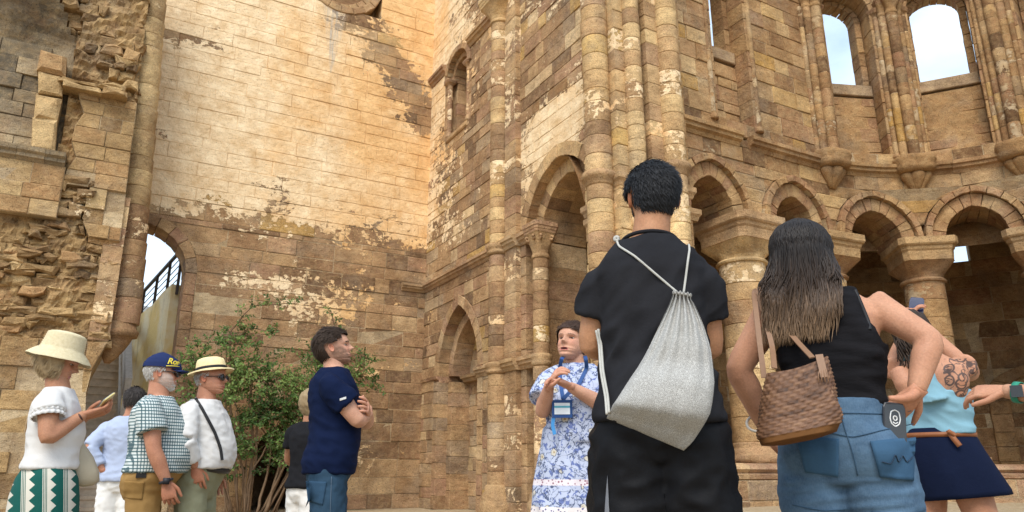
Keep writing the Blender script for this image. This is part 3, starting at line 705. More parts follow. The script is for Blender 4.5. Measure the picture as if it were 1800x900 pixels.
RW.fill(lambda z: -.55+.12*math.sin(z*9), u1, 5.0, 5.95, (), seed=503, hc=(.24, .34), lc=(.25, .45), d=-.02, jit=.05, core=-1.68, tone=T1, skip=.12)
RW.fill(-3.6, -1.0, 5.25, 6.25, (), seed=504, hc=(.26, .36), lc=(.4, .7), d=.06, jit=.02, core=-1.2, tone=lambda rg, u, z: rg.uniform(.75, 1))
rub(-3.6, u1, 3.05, 5.0, -.13, 511, .075, (.06, .2), (.1, .6))
rub(-3.6, -.9, 4.4, 5.35, -.22, 512, .2, tone=(.2, .2))
rub(-1.05, -.5, 5.0, 6.0, -.05, 513, .12)
rub(lambda z: -1.2+.35*max(0, z-9.0)*-1.6, u1, 7.85, 11.4, -.18, 514, .13, (.07, .24), (.1, .5))
rub(-1.3, -.25, 7.8, 7.98, .16, 515, .06, (.12, .16), (.4, .7), (.8, .1))
RW.finish(300)
bv_ = []; bf_ = []; NU, NZ = 90, 110
for j in range(NZ+1):
    for i in range(NU+1):
        z = 3.0+8.5*j/NZ; ua, ub_ = -3.6, u1(max(z, 3.1))-.02; u = ua+(ub_-ua)*i/NU
        d = -.17+.16*mnoise.noise((u*2.1, z*2.6, 9))+.10*mnoise.noise((u*6, z*8, 4))+.05*mnoise.noise((u*15, z*19, 2))
        if z > 6.2 and u < -1.2: d = -.75
        bv_.append(MR(u, z, d))
for j in range(NZ):
    for i in range(NU): a = j*(NU+1)+i; bf_.append((a, a+1, a+NU+2, a+NU+1))
mobj('rubble_bedding', bv_, bf_, M_RUB, RW.root, {'tone': [min(1, max(0, .45+.6*mnoise.noise((p[0]*3, 5, p[2]*3)))) for p in bv_], 'wash': [-1.2]*len(bv_)})
cm = MB()
cm.box((-3.6, YR+.3, 3.0), (-.02, YB+.1, 6.4), .35, -2.); cm.box((-1.3, YR+.35, 6.3), (-.12, YB+.1, 11.3), .35, -2.); cm.box((-5.2, YR+.7, 0), (-3.4, YB+.1, 12), .3, -2.)
cm.build('rubble_core', M_RUB, RW.root)
# moulded ledge, greyed
moulding(RW, (-3.6, -1.02), [(-.3, 6.24), (.05, 6.24), (.1, 6.28), (.14, 6.3), (.14, 6.36), (.2, 6.4), (.22, 6.48), (-.3, 6.52)], 'ledge', M_GREY, 521, (.4, .9), sub='ledge_stone')
# grey stained recess under a fragment of vault
gv = []; gf = []; NU, NZ = 34, 44
for j in range(NZ+1):
    for i in range(NU+1):
        u = -3.9+2.8*i/NU; z = 6.4+5*j/NZ
        lim = max(0, z-(8.2-.62*(u+1.3)*-1.0)); d = -.32+.55*max(0, z-8.6-.25*(u+2.5))**1.3
        d = min(d, .5)+.05*mnoise.noise((u*2, z*2, 4))+.03*mnoise.noise((u*6, z*6, 2))-.02*(abs((z*3.1) % 1-.5) > .44)
        gv.append(MR(u, z, d))
for j in range(NZ):
    for i in range(NU):
        u = -3.9+2.8*(i+.5)/NU; z = 6.4+5*(j+.5)/NZ
        if u > -1.15-.62*max(0, z-8.9): continue
        a = j*(NU+1)+i; gf.append((a, a+1, a+NU+2, a+NU+1))
gt = [min(1, max(0, .4+.9*mnoise.noise((p[0]*1.3, 0, p[2]*1.1)))) for p in gv]
mobj('stained_recess', gv, gf, M_GREY, RW.root, {'tone': gt, 'wash': [-2.2]*len(gv)})
RG = Wall.__new__(Wall); RG.root, RG.M, RG.mat, RG.wash, RG.st, RG.core = RW.root, MR, M_GREY, (lambda u, z: -1.6), [], MB()
RG.fill(-3.8, lambda z: -1.62+.05*math.sin(z*6), 6.5, 8.75, (), seed=541, hc=(.26, .4), lc=(.35, .8), d=-.24, jit=.035, core=None); RG.finish(60)
# pale springer blocks and broken rib
rgp = random.Random(8); z = 6.5
par = None
for h, w0, dx in ((.62, .2, 0), (.5, .19, -.02), (.45, .2, -.05), (.42, .22, -.09)):
    poly = [(-1.42-w0+dx, z), (-1.42+w0+dx, z), (-1.42+w0+dx-.03, z+h), (-1.42-w0+dx-.03, z+h)]
    v, f = pathstone(poly, MR, -.5, .05+.07*rgp.random(), .006, .05, rgp, .035); stone_obj('springer_block', v, f, M_RUB, RW.root, rgp.uniform(.8, 1)); z += h
for k in ():
    a0, a1 = R(12+k*10), R(12+(k+1)*10); r0, r1 = 1.75, 2.05; cx, cz = -3.3, 8.15
    P = lambda r_, a_: (cx+r_*math.cos(a_), cz+r_*math.sin(a_)*1.05)
    v, f = pathstone([P(r0, a0), P(r1, a0), P(r1, a1), P(r0, a1)], MR, -.5, .02+.05*k, .005, .05, rgp, .03); stone_obj('rib_stone', v, f, M_GREY, RW.root, rgp.uniform(.7, 1))
# leaning half shaft with drums, ending on a corbel
sx = lambda z: .29-.056*(z-4.85)
SY = 15.72
v, f = loft_rings([selli(sx(z), SY, z, .25, .25, 2, 14) for z in (3.5, 6, 9, 12)])
par = mobj('half_shaft', v, f, M_MORTAR, RW.root, {'tone': [.5]*len(v), 'wash': [.2]*len(v)}, True)
rgs = random.Random(77); z = 3.5
while z < 12:
    h = rgs.uniform(.28, .55); drum(par, sx(z+h/2), SY, z, z+h, .275, M_STONE if z < 5.8 else M_OCHRE, rgs, 24, tone=rgs.choice((.15, .35, .6, .78, .8)) if z < 5.8 else rgs.choice((.05, .3, .5, .7)), wash=-.4); z += h
blocks(RW.root, 'shaft_strip', [(-.2, 15.3), (.14, 15.3), (.14, 15.7), (-.2, 15.7)], 3.1, 5.9, M_STONE, 531, (.3, .5))
v, f = loft_rings([selli(.32-(.3-b*.6)*.55, SY, z_, a_, a_*.95, 2.3, 20) for z_, a_, b in ((2.75, .05, .05), (2.85, .12, .12), (3.0, .2, .2), (3.15, .25, .3), (3.24, .27, .36), (3.26, .33, .4), (3.36, .345, .42), (3.4, .3, .42), (3.52, .27, .42))])
mobj('shaft_corbel', v, f, M_STONE, RW.root, {'tone': [.2]*len(v), 'wash': [-9]*len(v)}, True)
# ================================================================= stairs, rails and terrace beyond the doorway
M_STEP = plain('worn_step', (.55, .44, .32), .9, .2, 0, .4, 9)
M_WOOD = plain('grey_timber', (.42, .37, .31), .8, .2, 0, .35, 14)
M_IRON = plain('dark_iron', (.045, .035, .03), .6, .4)
ST = tag(empty('staircase', (0, 16, 0)), 'steep flight of worn steps climbing through the arched doorway', 'stairs')
for k in range(19):
    m = MB(); y0, z0 = 15.9+.21*k, .19*k
    m.box((-.52, y0-15.9, z0+.13), (.5, y0+.3-15.9, z0+.19), .5); m.box((-.5, y0+.03-15.9, z0-.06), (.48, y0+.26-15.9, z0+.13), .3)
    o = m.build('step', M_STEP, ST, wash=False); o.location = (0, -.1, 0)
HR = tag(empty('stair_handrail', (.6, 17, 0)), 'grey timber handrail with post beside the steps in the doorway', 'handrail')
def slab(m, a, b, w_, h_):
    a, b = Vector(a), Vector(b); sd = Vector((w_/2, 0, 0)); up = Vector((0, 0, h_/2))
    m.add([a-sd-up, a+sd-up, a+sd+up, a-sd+up, b-sd-up, b+sd-up, b+sd+up, b-sd+up], [(0,1,2,3),(7,6,5,4),(0,4,5,1),(1,5,6,2),(2,6,7,3),(3,7,4,0)])
def hr(name, a, b, w_, h_):
    m = MB(); slab(m, (a[0]-.6, a[1]-17, a[2]), (b[0]-.6, b[1]-17, b[2]), w_, h_); return m.build(name, M_WOOD, HR, wash=False)
hr('top_rail', (.62, 17.0, 2.62), (.50, 19.9, 4.55), .13, .05); hr('side_board', (.56, 17.02, 2.45), (.44, 19.9, 4.35), .03, .3); hr('lower_board', (.56, 17.02, 1.75), (.44, 19.9, 3.75), .03, .2)
for (x, y, zb, zt) in ((.62, 17.0, 0, 2.6), (.54, 18.9, .8, 3.9), (.50, 19.9, 1., 4.9)):
    m = MB(); m.box((x-.66, y-17.05, zb), (x-.54, y-16.95, zt)); m.build('post', M_WOOD, HR, wash=False)
mt = NB('peeling_yellow_plaster', .9, .15); P_ = mt.pos()
c_ = mt.mix(mt.ramp(mt.noise(1.4, 6, .6, P_), [(.4, 0.), (.6, 1.)]), (.78, .58, .24), (.85, .74, .50)); c_ = mt.mix(mt.ramp(mt.noise(4, 6, .7, mt.mapv(P_, (1, 1, .3))), [(.55, 0.), (.75, .7)]), c_, (.34, .24, .14))
mt.color(c_); mt.bump(mt.noise(12, 6, .7, P_), .6, .03)
tv = [(1.25, 17.72, 0), (.66, 20.2, 0), (.64, 20.2, 4.22), (.75, 19.5, 4.42), (.95, 18.8, 4.55), (1.1, 18.2, 4.75), (1.23, 17.72, 4.85)]
n7 = len(tv); tv2 = [(x+.5, y+.1, z) for x, y, z in tv]
tag(mobj('terrace_wall', tv+tv2, [tuple(range(n7)), tuple(range(2*n7-1, n7-1, -1))]+[(i, n7+i, n7+(i+1) % n7, (i+1) % n7) for i in range(n7)], mt.m), 'yellow plastered terrace wall with crumbling top, just beyond the doorway', 'wall')
RL = tag(empty('terrace_railing', (1, 18.5, 4.5)), 'dark metal railing with thin horizontal rods on top of the yellow terrace wall', 'railing')
ra, rb = Vector((1.36, 17.6, 4.72)), Vector((.78, 20.1, 4.15))
def onr(t, dz): p = ra.lerp(rb, t)-Vector((1, 18.5, 4.5)); return p+Vector((0, 0, dz))
for t in (.02, .3, .62, .97):
    m = MB(); p = onr(t, 0); m.box((p.x-.03, p.y-.03, p.z-.1), (p.x+.03, p.y+.03, p.z+.95)); m.build('post', M_IRON, RL, wash=False)
m = MB(); slab(m, onr(0, .97), onr(1, .97), .07, .05); m.build('handrail', M_IRON, RL, wash=False)
for k in range(5):
    m = MB(); m.bar(onr(0, .12+.16*k), onr(1, .12+.16*k), .011, 6); m.build('rod', M_IRON, RL, wash=False)
BD = tag(empty('outbuilding', (1, 31, 0)), 'low building with grey metal roof band and dark red wall, far beyond the doorway', 'building')
m = MB(); m.box((-6, 0, 0), (6, 5, 6.1)); m.build('wall', plain('dark_red_wall', (.16, .05, .035), .8), BD, wash=False)
m = MB(); m.box((-6.2, -.3, 6.1), (6.2, 5.2, 6.85)); m.build('roof', plain('grey_roof', (.36, .38, .40), .5), BD, wash=False)
for k in range(5):
    m = MB(); m.box((-5.+2.2*k, -.06, 3.4), (-4+2.2*k, .02, 5.2)); m.build('window', plain('dark_pane', (.03, .03, .035), .2), BD, wash=False)
hv = []; hf = []
for j in range(13):
    for i in range(31):
        x = -6+7.9*i/30; y = 17.75+9*j/12; z = (3.2 if y > 20.2 else 0)
        hv.append((x, y, z*1.0+.12*mnoise.noise((x*2, y*2, 0)) if z else -.05))
for j in range(12):
    for i in range(30): a = j*31+i; hf.append((a, a+1, a+32, a+31))
tag(mobj('upper_terrain', hv, hf, mg.m), kind='structure')
# ================================================================= shrub
ml = NB('rose_leaf', .55, .3); t_ = ml.attr('tone')
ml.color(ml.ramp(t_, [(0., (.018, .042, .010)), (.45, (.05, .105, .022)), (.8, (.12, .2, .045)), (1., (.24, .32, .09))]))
ml.b.inputs['Transmission Weight'].default_value = 0
tr = ml.t.nodes.new('ShaderNodeBsdfTranslucent'); ml.set(tr.inputs[0], ml.ramp(t_, [(0., (.05, .1, .02)), (1., (.3, .4, .08))]))
mxs = ml.t.nodes.new('ShaderNodeMixShader'); mxs.inputs[0].default_value = .3
ml.t.links.new(ml.b.outputs[0], mxs.inputs[1]); ml.t.links.new(tr.outputs[0], mxs.inputs[2]); ml.t.links.new(mxs.outputs[0], ml.t.nodes['Material Output'].inputs[0])
M_BARK = plain('bark', (.17, .11, .065), .9, .1, 0, .4, 18)
SH = tag(empty('rose_shrub', (3.1, 15.75, 0)), 'large green leafy rose shrub growing against the foot of the tall wall', 'shrub')
rgl = random.Random(5); B0 = Vector((3.1, 15.75, 0))
lv = []; lf = []; lt = []; twigs = MB()
def leaf(p, d, nrm, L, wd, tone):
    sd = d.cross(nrm).normalized()*wd; b = len(lv); mid = p+d*L*.5
    lv.extend([p, mid+sd+nrm*.006, p+d*L-nrm*.008, mid-sd+nrm*.006]); lf.extend([(b, b+1, b+2), (b, b+2, b+3)]); lt.extend([tone]*4)
def spray(p, d, L, n, tone, ls=.063):
    d = d.normalized(); q = Vector(p); dd = Vector(d)
    pts = [q.copy()]
    for k in range(n):
        dd = (dd+Vector((rgl.uniform(-.2, .2), rgl.uniform(-.2, .2), rgl.uniform(-.22, .1)))).normalized(); q = q+dd*(L/n); pts.append(q.copy())
        for sgn in (-1, 1):
            nr = Vector((rgl.uniform(-.6, .6), rgl.uniform(-1, -.1), rgl.uniform(.1, 1))).normalized()
            ld = (dd*.5+dd.cross(nr)*sgn+Vector((rgl.uniform(-.3, .3), rgl.uniform(-.3, .3), rgl.uniform(-.4, .2)))).normalized()
            l_ = ls*rgl.uniform(.7, 1.4); leaf(q, ld, nr, l_, l_*rgl.uniform(.26, .38), min(1, max(0, tone+rgl.gauss(0, .16))))
    twigs.tube(pts[::2] if len(pts) > 3 else pts, .004, 4, .4)
clumps = [((2.9, 2.35), (1.05, .75), 520), ((2.2, 2.95), (.65, .5), 150), ((3.6, 2.75), (.75, .45), 170), ((4.5, 2.85), (.6, .5), 190), ((5.0, 2.5), (.35, .35), 50), ((3.5, 1.75), (.75, .5), 230), ((1.75, 2.75), (.4, .4), 55), ((2.6, 1.5), (.6, .4), 90), ((4.3, 3.4), (.35, .4), 36), ((3.9, 2.2), (.7, .5), 150), ((2.5, 1.05), (.45, .45), 90), ((3.5, 1.2), (.6, .4), 110), ((2.2, 2.0), (.6, .55), 170)]
for (cx, cz), (rx, rz), n in clumps:
    for k in range(n):
        a = rgl.uniform(0, 2*math.pi); rr = math.sqrt(rgl.random()); dep = rgl.uniform(-.55, .35)
        x, z, y = cx+rx*rr*math.cos(a), cz+rz*rr*math.sin(a), 15.75+dep*(1.1-.5*rr)
        gap = mnoise.noise((x*2.2, z*2.2, 7))
        if gap < -.06: continue
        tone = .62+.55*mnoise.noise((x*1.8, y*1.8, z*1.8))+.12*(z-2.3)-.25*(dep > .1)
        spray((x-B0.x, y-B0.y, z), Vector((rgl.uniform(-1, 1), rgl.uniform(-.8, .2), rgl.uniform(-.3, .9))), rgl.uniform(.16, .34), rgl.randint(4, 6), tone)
def cane(pts, r0, leafy=True):
    P = [Vector(p)-Vector((B0.x, B0.y, 0)) for p in pts]; out = []
    for i in range(len(P)-1):
        for t in range(6):
            out.append(P[i].lerp(P[i+1], t/6)+Vector((rgl.uniform(-.015, .015), rgl.uniform(-.015, .015), rgl.uniform(-.015, .015))))
    out.append(P[-1]); m = MB(); m.tube(out, [r0*(1-.75*i/len(out)) for i in range(len(out))], 6, .5); m.build('stem', M_BARK, SH, True, False)
    if leafy:
        for i in range(len(out)//2, len(out)):
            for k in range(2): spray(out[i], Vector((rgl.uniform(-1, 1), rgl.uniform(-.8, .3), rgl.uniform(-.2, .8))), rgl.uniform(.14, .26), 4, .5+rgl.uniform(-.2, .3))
for k in range(16):
    bx = rgl.uniform(2.5, 3.5); tx = 3.1+(bx-3.0)*3.2+rgl.uniform(-.5, .5); tz = rgl.uniform(1.9, 2.9)
    cane([(bx, 15.75+rgl.uniform(-.2, .2), 0), (bx*.7+tx*.3+rgl.uniform(-.15, .15), 15.7, tz*.4), (tx*.7+bx*.3, 15.6, tz*.75), (tx, 15.55+rgl.uniform(-.3, .3), tz)], rgl.uniform(.014, .034), False)
cane([(3.2, 15.7, 0), (3.6, 15.6, 1.0), (4.2, 15.6, 2.0), (4.5, 15.5, 3.2), (4.25, 15.5, 4.15)], .026); cane([(2.8, 15.7, 0), (2.4, 15.6, 2.2), (2.25, 15.5, 3.5), (2.6, 15.45, 4.05), (3.45, 15.4, 4.2)], .026)
cane([(2.8, 15.7, 0), (2.3, 15.6, 2.2), (2.2, 15.5, 3.2), (2.6, 15.45, 3.6), (3.2, 15.4, 3.55)], .02); cane([(3.3, 15.7, 0), (4.2, 15.6, 1.9), (4.9, 15.5, 2.9), (5.35, 15.4, 2.45)], .02)
cane([(2.7, 15.7, 0), (2.0, 15.6, 2.), (1.6, 15.5, 3.0), (1.45, 15.4, 2.8)], .02); cane([(3.4, 15.7, 0), (4.4, 15.6, 2.2), (5.0, 15.5, 3.2), (5.3, 15.4, 3.1)], .02)
mobj('foliage', [tuple(p) for p in lv], lf, ml.m, SH, {'tone': lt}); twigs.build('twigs', M_BARK, SH, False, False)
# ================================================================= figure building
def V3(*a): return Vector(a)
def remesh(parts, voxel=.009, smooth=6, fac=.5):
    """union of closed shells into one continuous surface"""
    mb = MB()
    for v, f in parts: mb.add(v, f)
    me = bpy.data.meshes.new('tmp'); me.from_pydata(mb.v, [], mb.f); o = bpy.data.objects.new('tmp', me); COL.objects.link(o)
    bm = bmesh.new(); bm.from_mesh(me); bmesh.ops.recalc_face_normals(bm, faces=bm.faces); bm.to_mesh(me); bm.free()
    m = o.modifiers.new('r', 'REMESH'); m.mode = 'VOXEL'; m.voxel_size = voxel
    if smooth: s_ = o.modifiers.new('s', 'SMOOTH'); s_.factor = fac; s_.iterations = smooth
    dg = bpy.context.evaluated_depsgraph_get(); ev = o.evaluated_get(dg); m2 = ev.to_mesh()
    v = np.empty(len(m2.vertices)*3); m2.vertices.foreach_get('co', v); v = v.reshape(-1, 3)
    f = [tuple(p.vertices) for p in m2.polygons]; ev.to_mesh_clear()
    bpy.data.objects.remove(o); bpy.data.meshes.remove(me)
    return v, f
def vnormals(v, f):
    n = np.zeros_like(v); q = np.array([p if len(p) == 4 else (p[0], p[1], p[2], p[2]) for p in f])
    fn = np.cross(v[q[:, 2]]-v[q[:, 0]], v[q[:, 3]]-v[q[:, 1]])
    t3 = (q[:, 2] == q[:, 3]); fn[t3] = np.cross(v[q[t3, 1]]-v[q[t3, 0]], v[q[t3, 2]]-v[q[t3, 0]])
    for k in range(4): np.add.at(n, q[:, k], fn)
    return n/np.maximum(1e-9, np.linalg.norm(n, axis=1))[:, None]
def folds(v, f, amp=.006, sc=(9, 9, 16), seed=0, fn=None, rot=0.):
    """cloth creases: ridged noise pushed along the normals"""
    n = vnormals(v, f); out = v.copy(); c, s_ = math.cos(rot), math.sin(rot)
    for i in range(len(v)):
        x, y, z = v[i]; xx, zz = x*c-z*s_, x*s_+z*c
        a = mnoise.noise((xx*sc[0]+seed*3.1, y*sc[1], zz*sc[2])); b = mnoise.noise((xx*sc[0]*2.1, y*sc[1]*2.1+seed, zz*sc[2]*2.1))
        k = (1-abs(a)*2.2)*.7+b*.5
        w_ = amp*(fn(x, y, z) if fn else 1.)
        out[i] += n[i]*k*w_
    return out
def tubes(pts, rad, n=14, flat=None):
    """closed tube through pts, with rounded ends, as (verts, faces)"""
    m = MB(); P = [Vector(p) for p in pts]; m.tube(P, list(rad), n); return m.v, m.f
def smooth_path(pts, rad, k=5):
    P = [Vector(p) for p in pts]; out = []; rr = []
    for i in range(len(P)-1):
        p0, p1, p2, p3 = P[max(i-1, 0)], P[i], P[i+1], P[min(i+2, len(P)-1)]
        for t in range(k):
            u = t/k; q = .5*((2*p1)+(p2-p0)*u+(2*p0-5*p1+4*p2-p3)*u*u+(3*p1-p0-3*p2+p3)*u**3)
            out.append(p1.lerp(p2, u)*.45+q*.55); rr.append(rad[i]+(rad[i+1]-rad[i])*u)
    out.append(P[-1]); rr.append(rad[-1]); return out, rr
def stub(pts, rad, n=14, k=5):
    p, r = smooth_path(pts, rad, k); return tubes(p, r, n)
class Frame:
    """body frame: right, front, up -> figure coordinates; a = heading of the front, degrees from image right"""
    def __init__(s, a, org=(0, 0, 0), lean=0., tilt=0.):
        a = R(a); s.f = V3(math.cos(a), math.sin(a), 0); s.r = V3(math.sin(a), -math.cos(a), 0); s.o = Vector(org); s.lean = lean; s.tilt = tilt
    def __call__(s, x, y, z): return s.o+s.r*(x+s.tilt*(z-.9))+s.f*(y+s.lean*(z-.9))+V3(0, 0, z)
TORSO = [(.80, .11, .08, .095), (.86, .165, .10, .12), (.93, .174, .102, .128), (1.02, .158, .10, .108), (1.10, .15, .105, .10), (1.20, .16, .118, .112), (1.30, .174, .122, .122), (1.37, .184, .108, .122), (1.41, .17, .092, .108), (1.445, .138, .074, .09), (1.475, .098, .06, .072), (1.50, .066, .052, .06)]
def torso(F, H=1.75, wide=1., deep=1., belly=0., bust=0., z0=0, z1=9, ease=0., flare=0., n=40, hip=1., bz=1.05, bw=.15, shw=1., e=2.3, waist=1.):
    k = H/1.75; rings = []
    zs = [t[0] for t in TORSO]
    Z = sorted(set([z for z in zs if z0/k < z < z1/k]+[max(z0/k, zs[0]), min(z1/k, zs[-1])]))
    dense = []
    for a, b in zip(Z[:-1], Z[1:]): dense += [a, (a+b)/2]
    for z in dense+[Z[-1]]:
        i = max(0, min(len(zs)-2, sum(1 for q in zs if q <= z)-1)); t = (z-zs[i])/(zs[i+1]-zs[i])
        w_, fr, bk = [TORSO[i][j]+(TORSO[i+1][j]-TORSO[i][j])*t for j in (1, 2, 3)]
        w_ *= k*wide*(1+(hip-1)*sstep(1.06, .92, z))*(shw if z > 1.3 else 1)*(1-(1-waist)*math.exp(-((z-1.1)/.1)**2)); fr *= k*deep; bk *= k*deep
        fr += belly*math.exp(-((z-bz)/bw)**2)+bust*math.exp(-((z-1.245)/.075)**2); w_ += .25*belly*math.exp(-((z-1.05)/.15)**2)
        ex = ease+flare*max(0, (1.15-z))
        w_ += ex; fr += ex; bk += ex; ring = []
        for q in range(n):
            a = 2*math.pi*q/n; c, s_ = math.cos(a), math.sin(a); m = (abs(c)**e+abs(s_)**e)**(-1/e)
            ring.append(F(w_*c*m, (fr if s_ > 0 else bk)*s_*m, z*k))
        rings.append(ring)
    return loft_rings(rings)
def hand(w_, d, nrm, side=1, curl=.4, size=1., spread=.1, thumb=.5):
    """palm with five separate bent fingers; returns shells"""
    d = Vector(d).normalized(); nrm = Vector(nrm); nrm = (nrm-d*nrm.dot(d)).normalized(); sd = d.cross(nrm)*side; w_ = Vector(w_); S = size; out = []
    rings = []
    for t, a, b in ((-.02, .027, .021), (.0, .028, .02), (.03, .036, .019), (.065, .042, .016), (.092, .042, .013), (.1, .036, .008)):
        c = w_+d*t*S; rings.append([c+sd*(a*S*math.cos(q))+nrm*(b*S*math.sin(q)) for q in [2*math.pi*i/14 for i in range(14)]])
    out.append(loft_rings(rings))
    for i, (o, L, r) in enumerate(((.032, .072, .0092), (.0108, .08, .0095), (-.0108, .074, .009), (-.031, .058, .008))):
        p = w_+d*.088*S+sd*o*S; dd = (d+sd*(o/.032)*spread).normalized(); pts = [p-dd*.02*S, p]; cu = curl*(1+.12*i)
        for ang, fr in ((45, .45), (55, .32), (40, .26)):
            ax = sd.normalized(); dd = Matrix.Rotation(R(ang)*cu*side, 3, ax) @ dd
            p = p+dd*L*fr*S; pts.append(p)
        out.append(stub(pts, [r*S, r*S, r*.98*S, r*.9*S, r*.6*S], 9, 3))
    p = w_+d*.02*S+sd*.026*S; dd = (d*.75+sd*(.75-.4*thumb)+nrm*.45*thumb).normalized(); q1 = p+dd*.042*S; d2 = (dd*.7+d*.6-sd*.25*thumb+nrm*.2*thumb).normalized(); q2 = q1+d2*.034*S
    out.append(stub([p-dd*.015*S, p, q1, q2, q2+d2*.02*S], [.013*S, .0135*S, .011*S, .0095*S, .006*S], 9, 3))
    return out
def interp(tab, z):
    if z <= tab[0][0]: return tab[0][1]
    for (a, b), (c, d) in zip(tab[:-1], tab[1:]):
        if z <= c:
            t = (z-a)/(c-a); t = t*t*(3-2*t)*.4+t*.6; return b+(d-b)*t
    return tab[-1][1]
HF = [(0, .30), (.03, .37), (.07, .405), (.12, .385), (.165, .415), (.19, .405), (.215, .42), (.26, .40), (.32, .405), (.40, .395), (.47, .385), (.55, .415), (.62, .415), (.72, .385), (.82, .30), (.90, .18), (.96, .05), (1., -.08)]
HBk = [(0, -.10), (.1, -.20), (.2, -.30), (.3, -.375), (.42, -.44), (.55, -.475), (.68, -.465), (.8, -.405), (.9, -.29), (.96, -.19), (1., -.08)]
HW = [(0, .10), (.04, .165), (.1, .225), (.2, .27), (.32, .305), (.45, .325), (.58, .34), (.7, .335), (.8, .295), (.88, .23), (.95, .13), (1., .01)]
def head_point(z, a, off=0., fem=0.):
    """z 0..1 chin to crown, a = angle from the face; returns unit-height coordinates"""
    fr, bk, w_ = interp(HF, z), interp(HBk, z), interp(HW, z)*(1-.04*fem)
    yc = (fr+bk)/2; ry = (fr-bk)/2; e = 2.25; c, s_ = math.cos(a), math.sin(a); m = (abs(c)**e+abs(s_)**e)**(-1/e)
    return [w_*s_*m, yc+ry*c*m, z]
def make_head(hh=.235, skin=(.5, .3, .2), lips=(.4, .15, .12), brow=(.06, .04, .03), fem=0., beard=None, mouth=0., fat=0.):
    NA, NZ = 72, 64; v = []; col = []; G = lambda x, s_: math.exp(-(x/s_)**2)
    for j in range(NZ+1):
        z = 1-math.cos(math.pi*.5*min(1, (j/NZ)*1.0))*1. if False else j/NZ
        z = .5-.5*math.cos(math.pi*z) if j in (0, NZ) else j/NZ
        for i in range(NA):
            a = 2*math.pi*i/NA
            a = a-.35*math.sin(a)   # more points on the face
            x, y, zz = head_point(z, a, fem=fem)
            if fem: x *= 1-.10*fem*G(z-.1, .16)
            if fat: x *= 1+fat*G(z-.2, .2)
            fz = 1. if math.cos(a) > 0 else 0.
            dy = 0
            nz = max(0, 1-abs(z-.375)/.15) if z > .375 else max(0, 1-(.375-z)/.06)
            dy += fz*.135*(nz**1.15)*G(x, .048+.02*(z < .4))
            dy += fz*.03*G(z-.49, .07)*G(x, .04)
            for s_ in (-1, 1):
                dy -= fz*.05*G(x-s_*.145, .075)*G(z-.48, .045); dy += fz*.018*G(x-s_*.14, .09)*G(z-.56, .03)
                dy += fz*.02*G(x-s_*.19, .07)*G(z-.37, .07); dy += fz*.025*G(x-s_*.05, .03)*G(z-.335, .025)
            dy += fz*.022*G(x, .08)*(G(z-.222, .016)+G(z-.178, .018))-fz*(.02+.06*mouth)*G(x, .075)*G(z-.2, .012+.012*mouth)
            dy -= fz*.015*G(x, .06)*G(z-.13, .02)
            v.append(((x)*hh, (y+dy)*hh, (zz-.45)*hh))
            c = list(skin)
            k = G(z-.38, .12)*G(abs(x)-.17, .08)*fz*.35; c = [c[0]*(1+.1*k), c[1]*(1-.25*k), c[2]*(1-.25*k)]
            if fz and abs(x) < .105 and (.163 < z < .2 or .203 < z < .238-.02*abs(x)/.1): c = list(lips)
            if fz and mouth and abs(x) < .08 and abs(z-.2) < .012+.01*mouth: c = [.08, .02, .02]
            if fz and .07 < abs(x) < .22 and abs(z-(.572-.25*abs(abs(x)-.13))) < .016-.007*fem: c = list(brow)
            if fz and .085 < abs(x) < .205:
                ez = abs(z-.482+.03*abs(abs(x)-.145)); c = [.035, .02, .016] if ez < .011 else [q_*.72 for q_ in c] if ez < .03 else c
            if beard:
                zb_ = .19+.26*sstep(.13, .30, abs(x)); dn = sstep(zb_+.05, zb_-.05, z)*sstep(-.10, .03, y-.3*max(0, z-.25))
                dn = max(dn, sstep(.15, .10, abs(x))*sstep(.222, .24, z)*sstep(.30, .265, z)*fz)
                if abs(x) < .1 and .165 < z < .228: dn *= .1
                dn *= beard[3]*(.8+.4*mnoise.noise((x*40, y*40, z*40))); dn = min(1, max(0, dn)); c = [c[q]*(1-dn)+beard[q]*dn for q in range(3)]
            col.append(c)
    f = [(j*NA+i, j*NA+(i+1) % NA, (j+1)*NA+(i+1) % NA, (j+1)*NA+i) for j in range(NZ) for i in range(NA)]+[tuple(range(NA-1, -1, -1)), tuple(range(NZ*NA, (NZ+1)*NA))]
    mb = [(v, f, col)]
    for s_ in (-1, 1):          # ears: cupped ellipses
        ev = []; NE, NR = 16, 5
        for r_ in range(NR):
            for k in range(NE):
                a = 2*math.pi*k/NE; q = (0., .5, .85, 1., .9)[r_]; ex = (.03, .02, .045, .055, .0)[r_]
                ev.append((s_*(.32+ex+.03*q*(math.cos(a) < 0)*abs(math.cos(a)))*hh, (-.05+.065*q*math.cos(a)-.02*math.sin(a))*hh, (-.02+.125*q*math.sin(a)*(1 if math.sin(a) > 0 else .85)+.0)*hh))
        ef = [(r_*NE+k, r_*NE+(k+1) % NE, (r_+1)*NE+(k+1) % NE, (r_+1)*NE+k) for r_ in range(NR-1) for k in range(NE)]
        mb.append((ev, ef, [[skin[0]*1.02, skin[1]*.82, skin[2]*.78]]*len(ev)))
        sv = []; cc = []            # eyeballs with iris
        for j in range(9):
            for i in range(12):
                ph = math.pi*j/8; t = 2*math.pi*i/12; y = math.cos(ph)
                sv.append((s_*.145*hh+.052*hh*math.sin(ph)*math.cos(t), .276*hh+.05*hh*y, .03*hh+.04*hh*math.sin(ph)*math.sin(t))); cc.append((.03, .02, .015) if y > .8 else (.42, .38, .34) if abs(math.sin(ph)*math.sin(t)) < .42 else tuple(q*.8 for q in skin))
        mb.append((sv, [(j*12+i, j*12+(i+1) % 12, (j+1)*12+(i+1) % 12, (j+1)*12+i) for j in range(8) for i in range(12)], cc))
    return mb
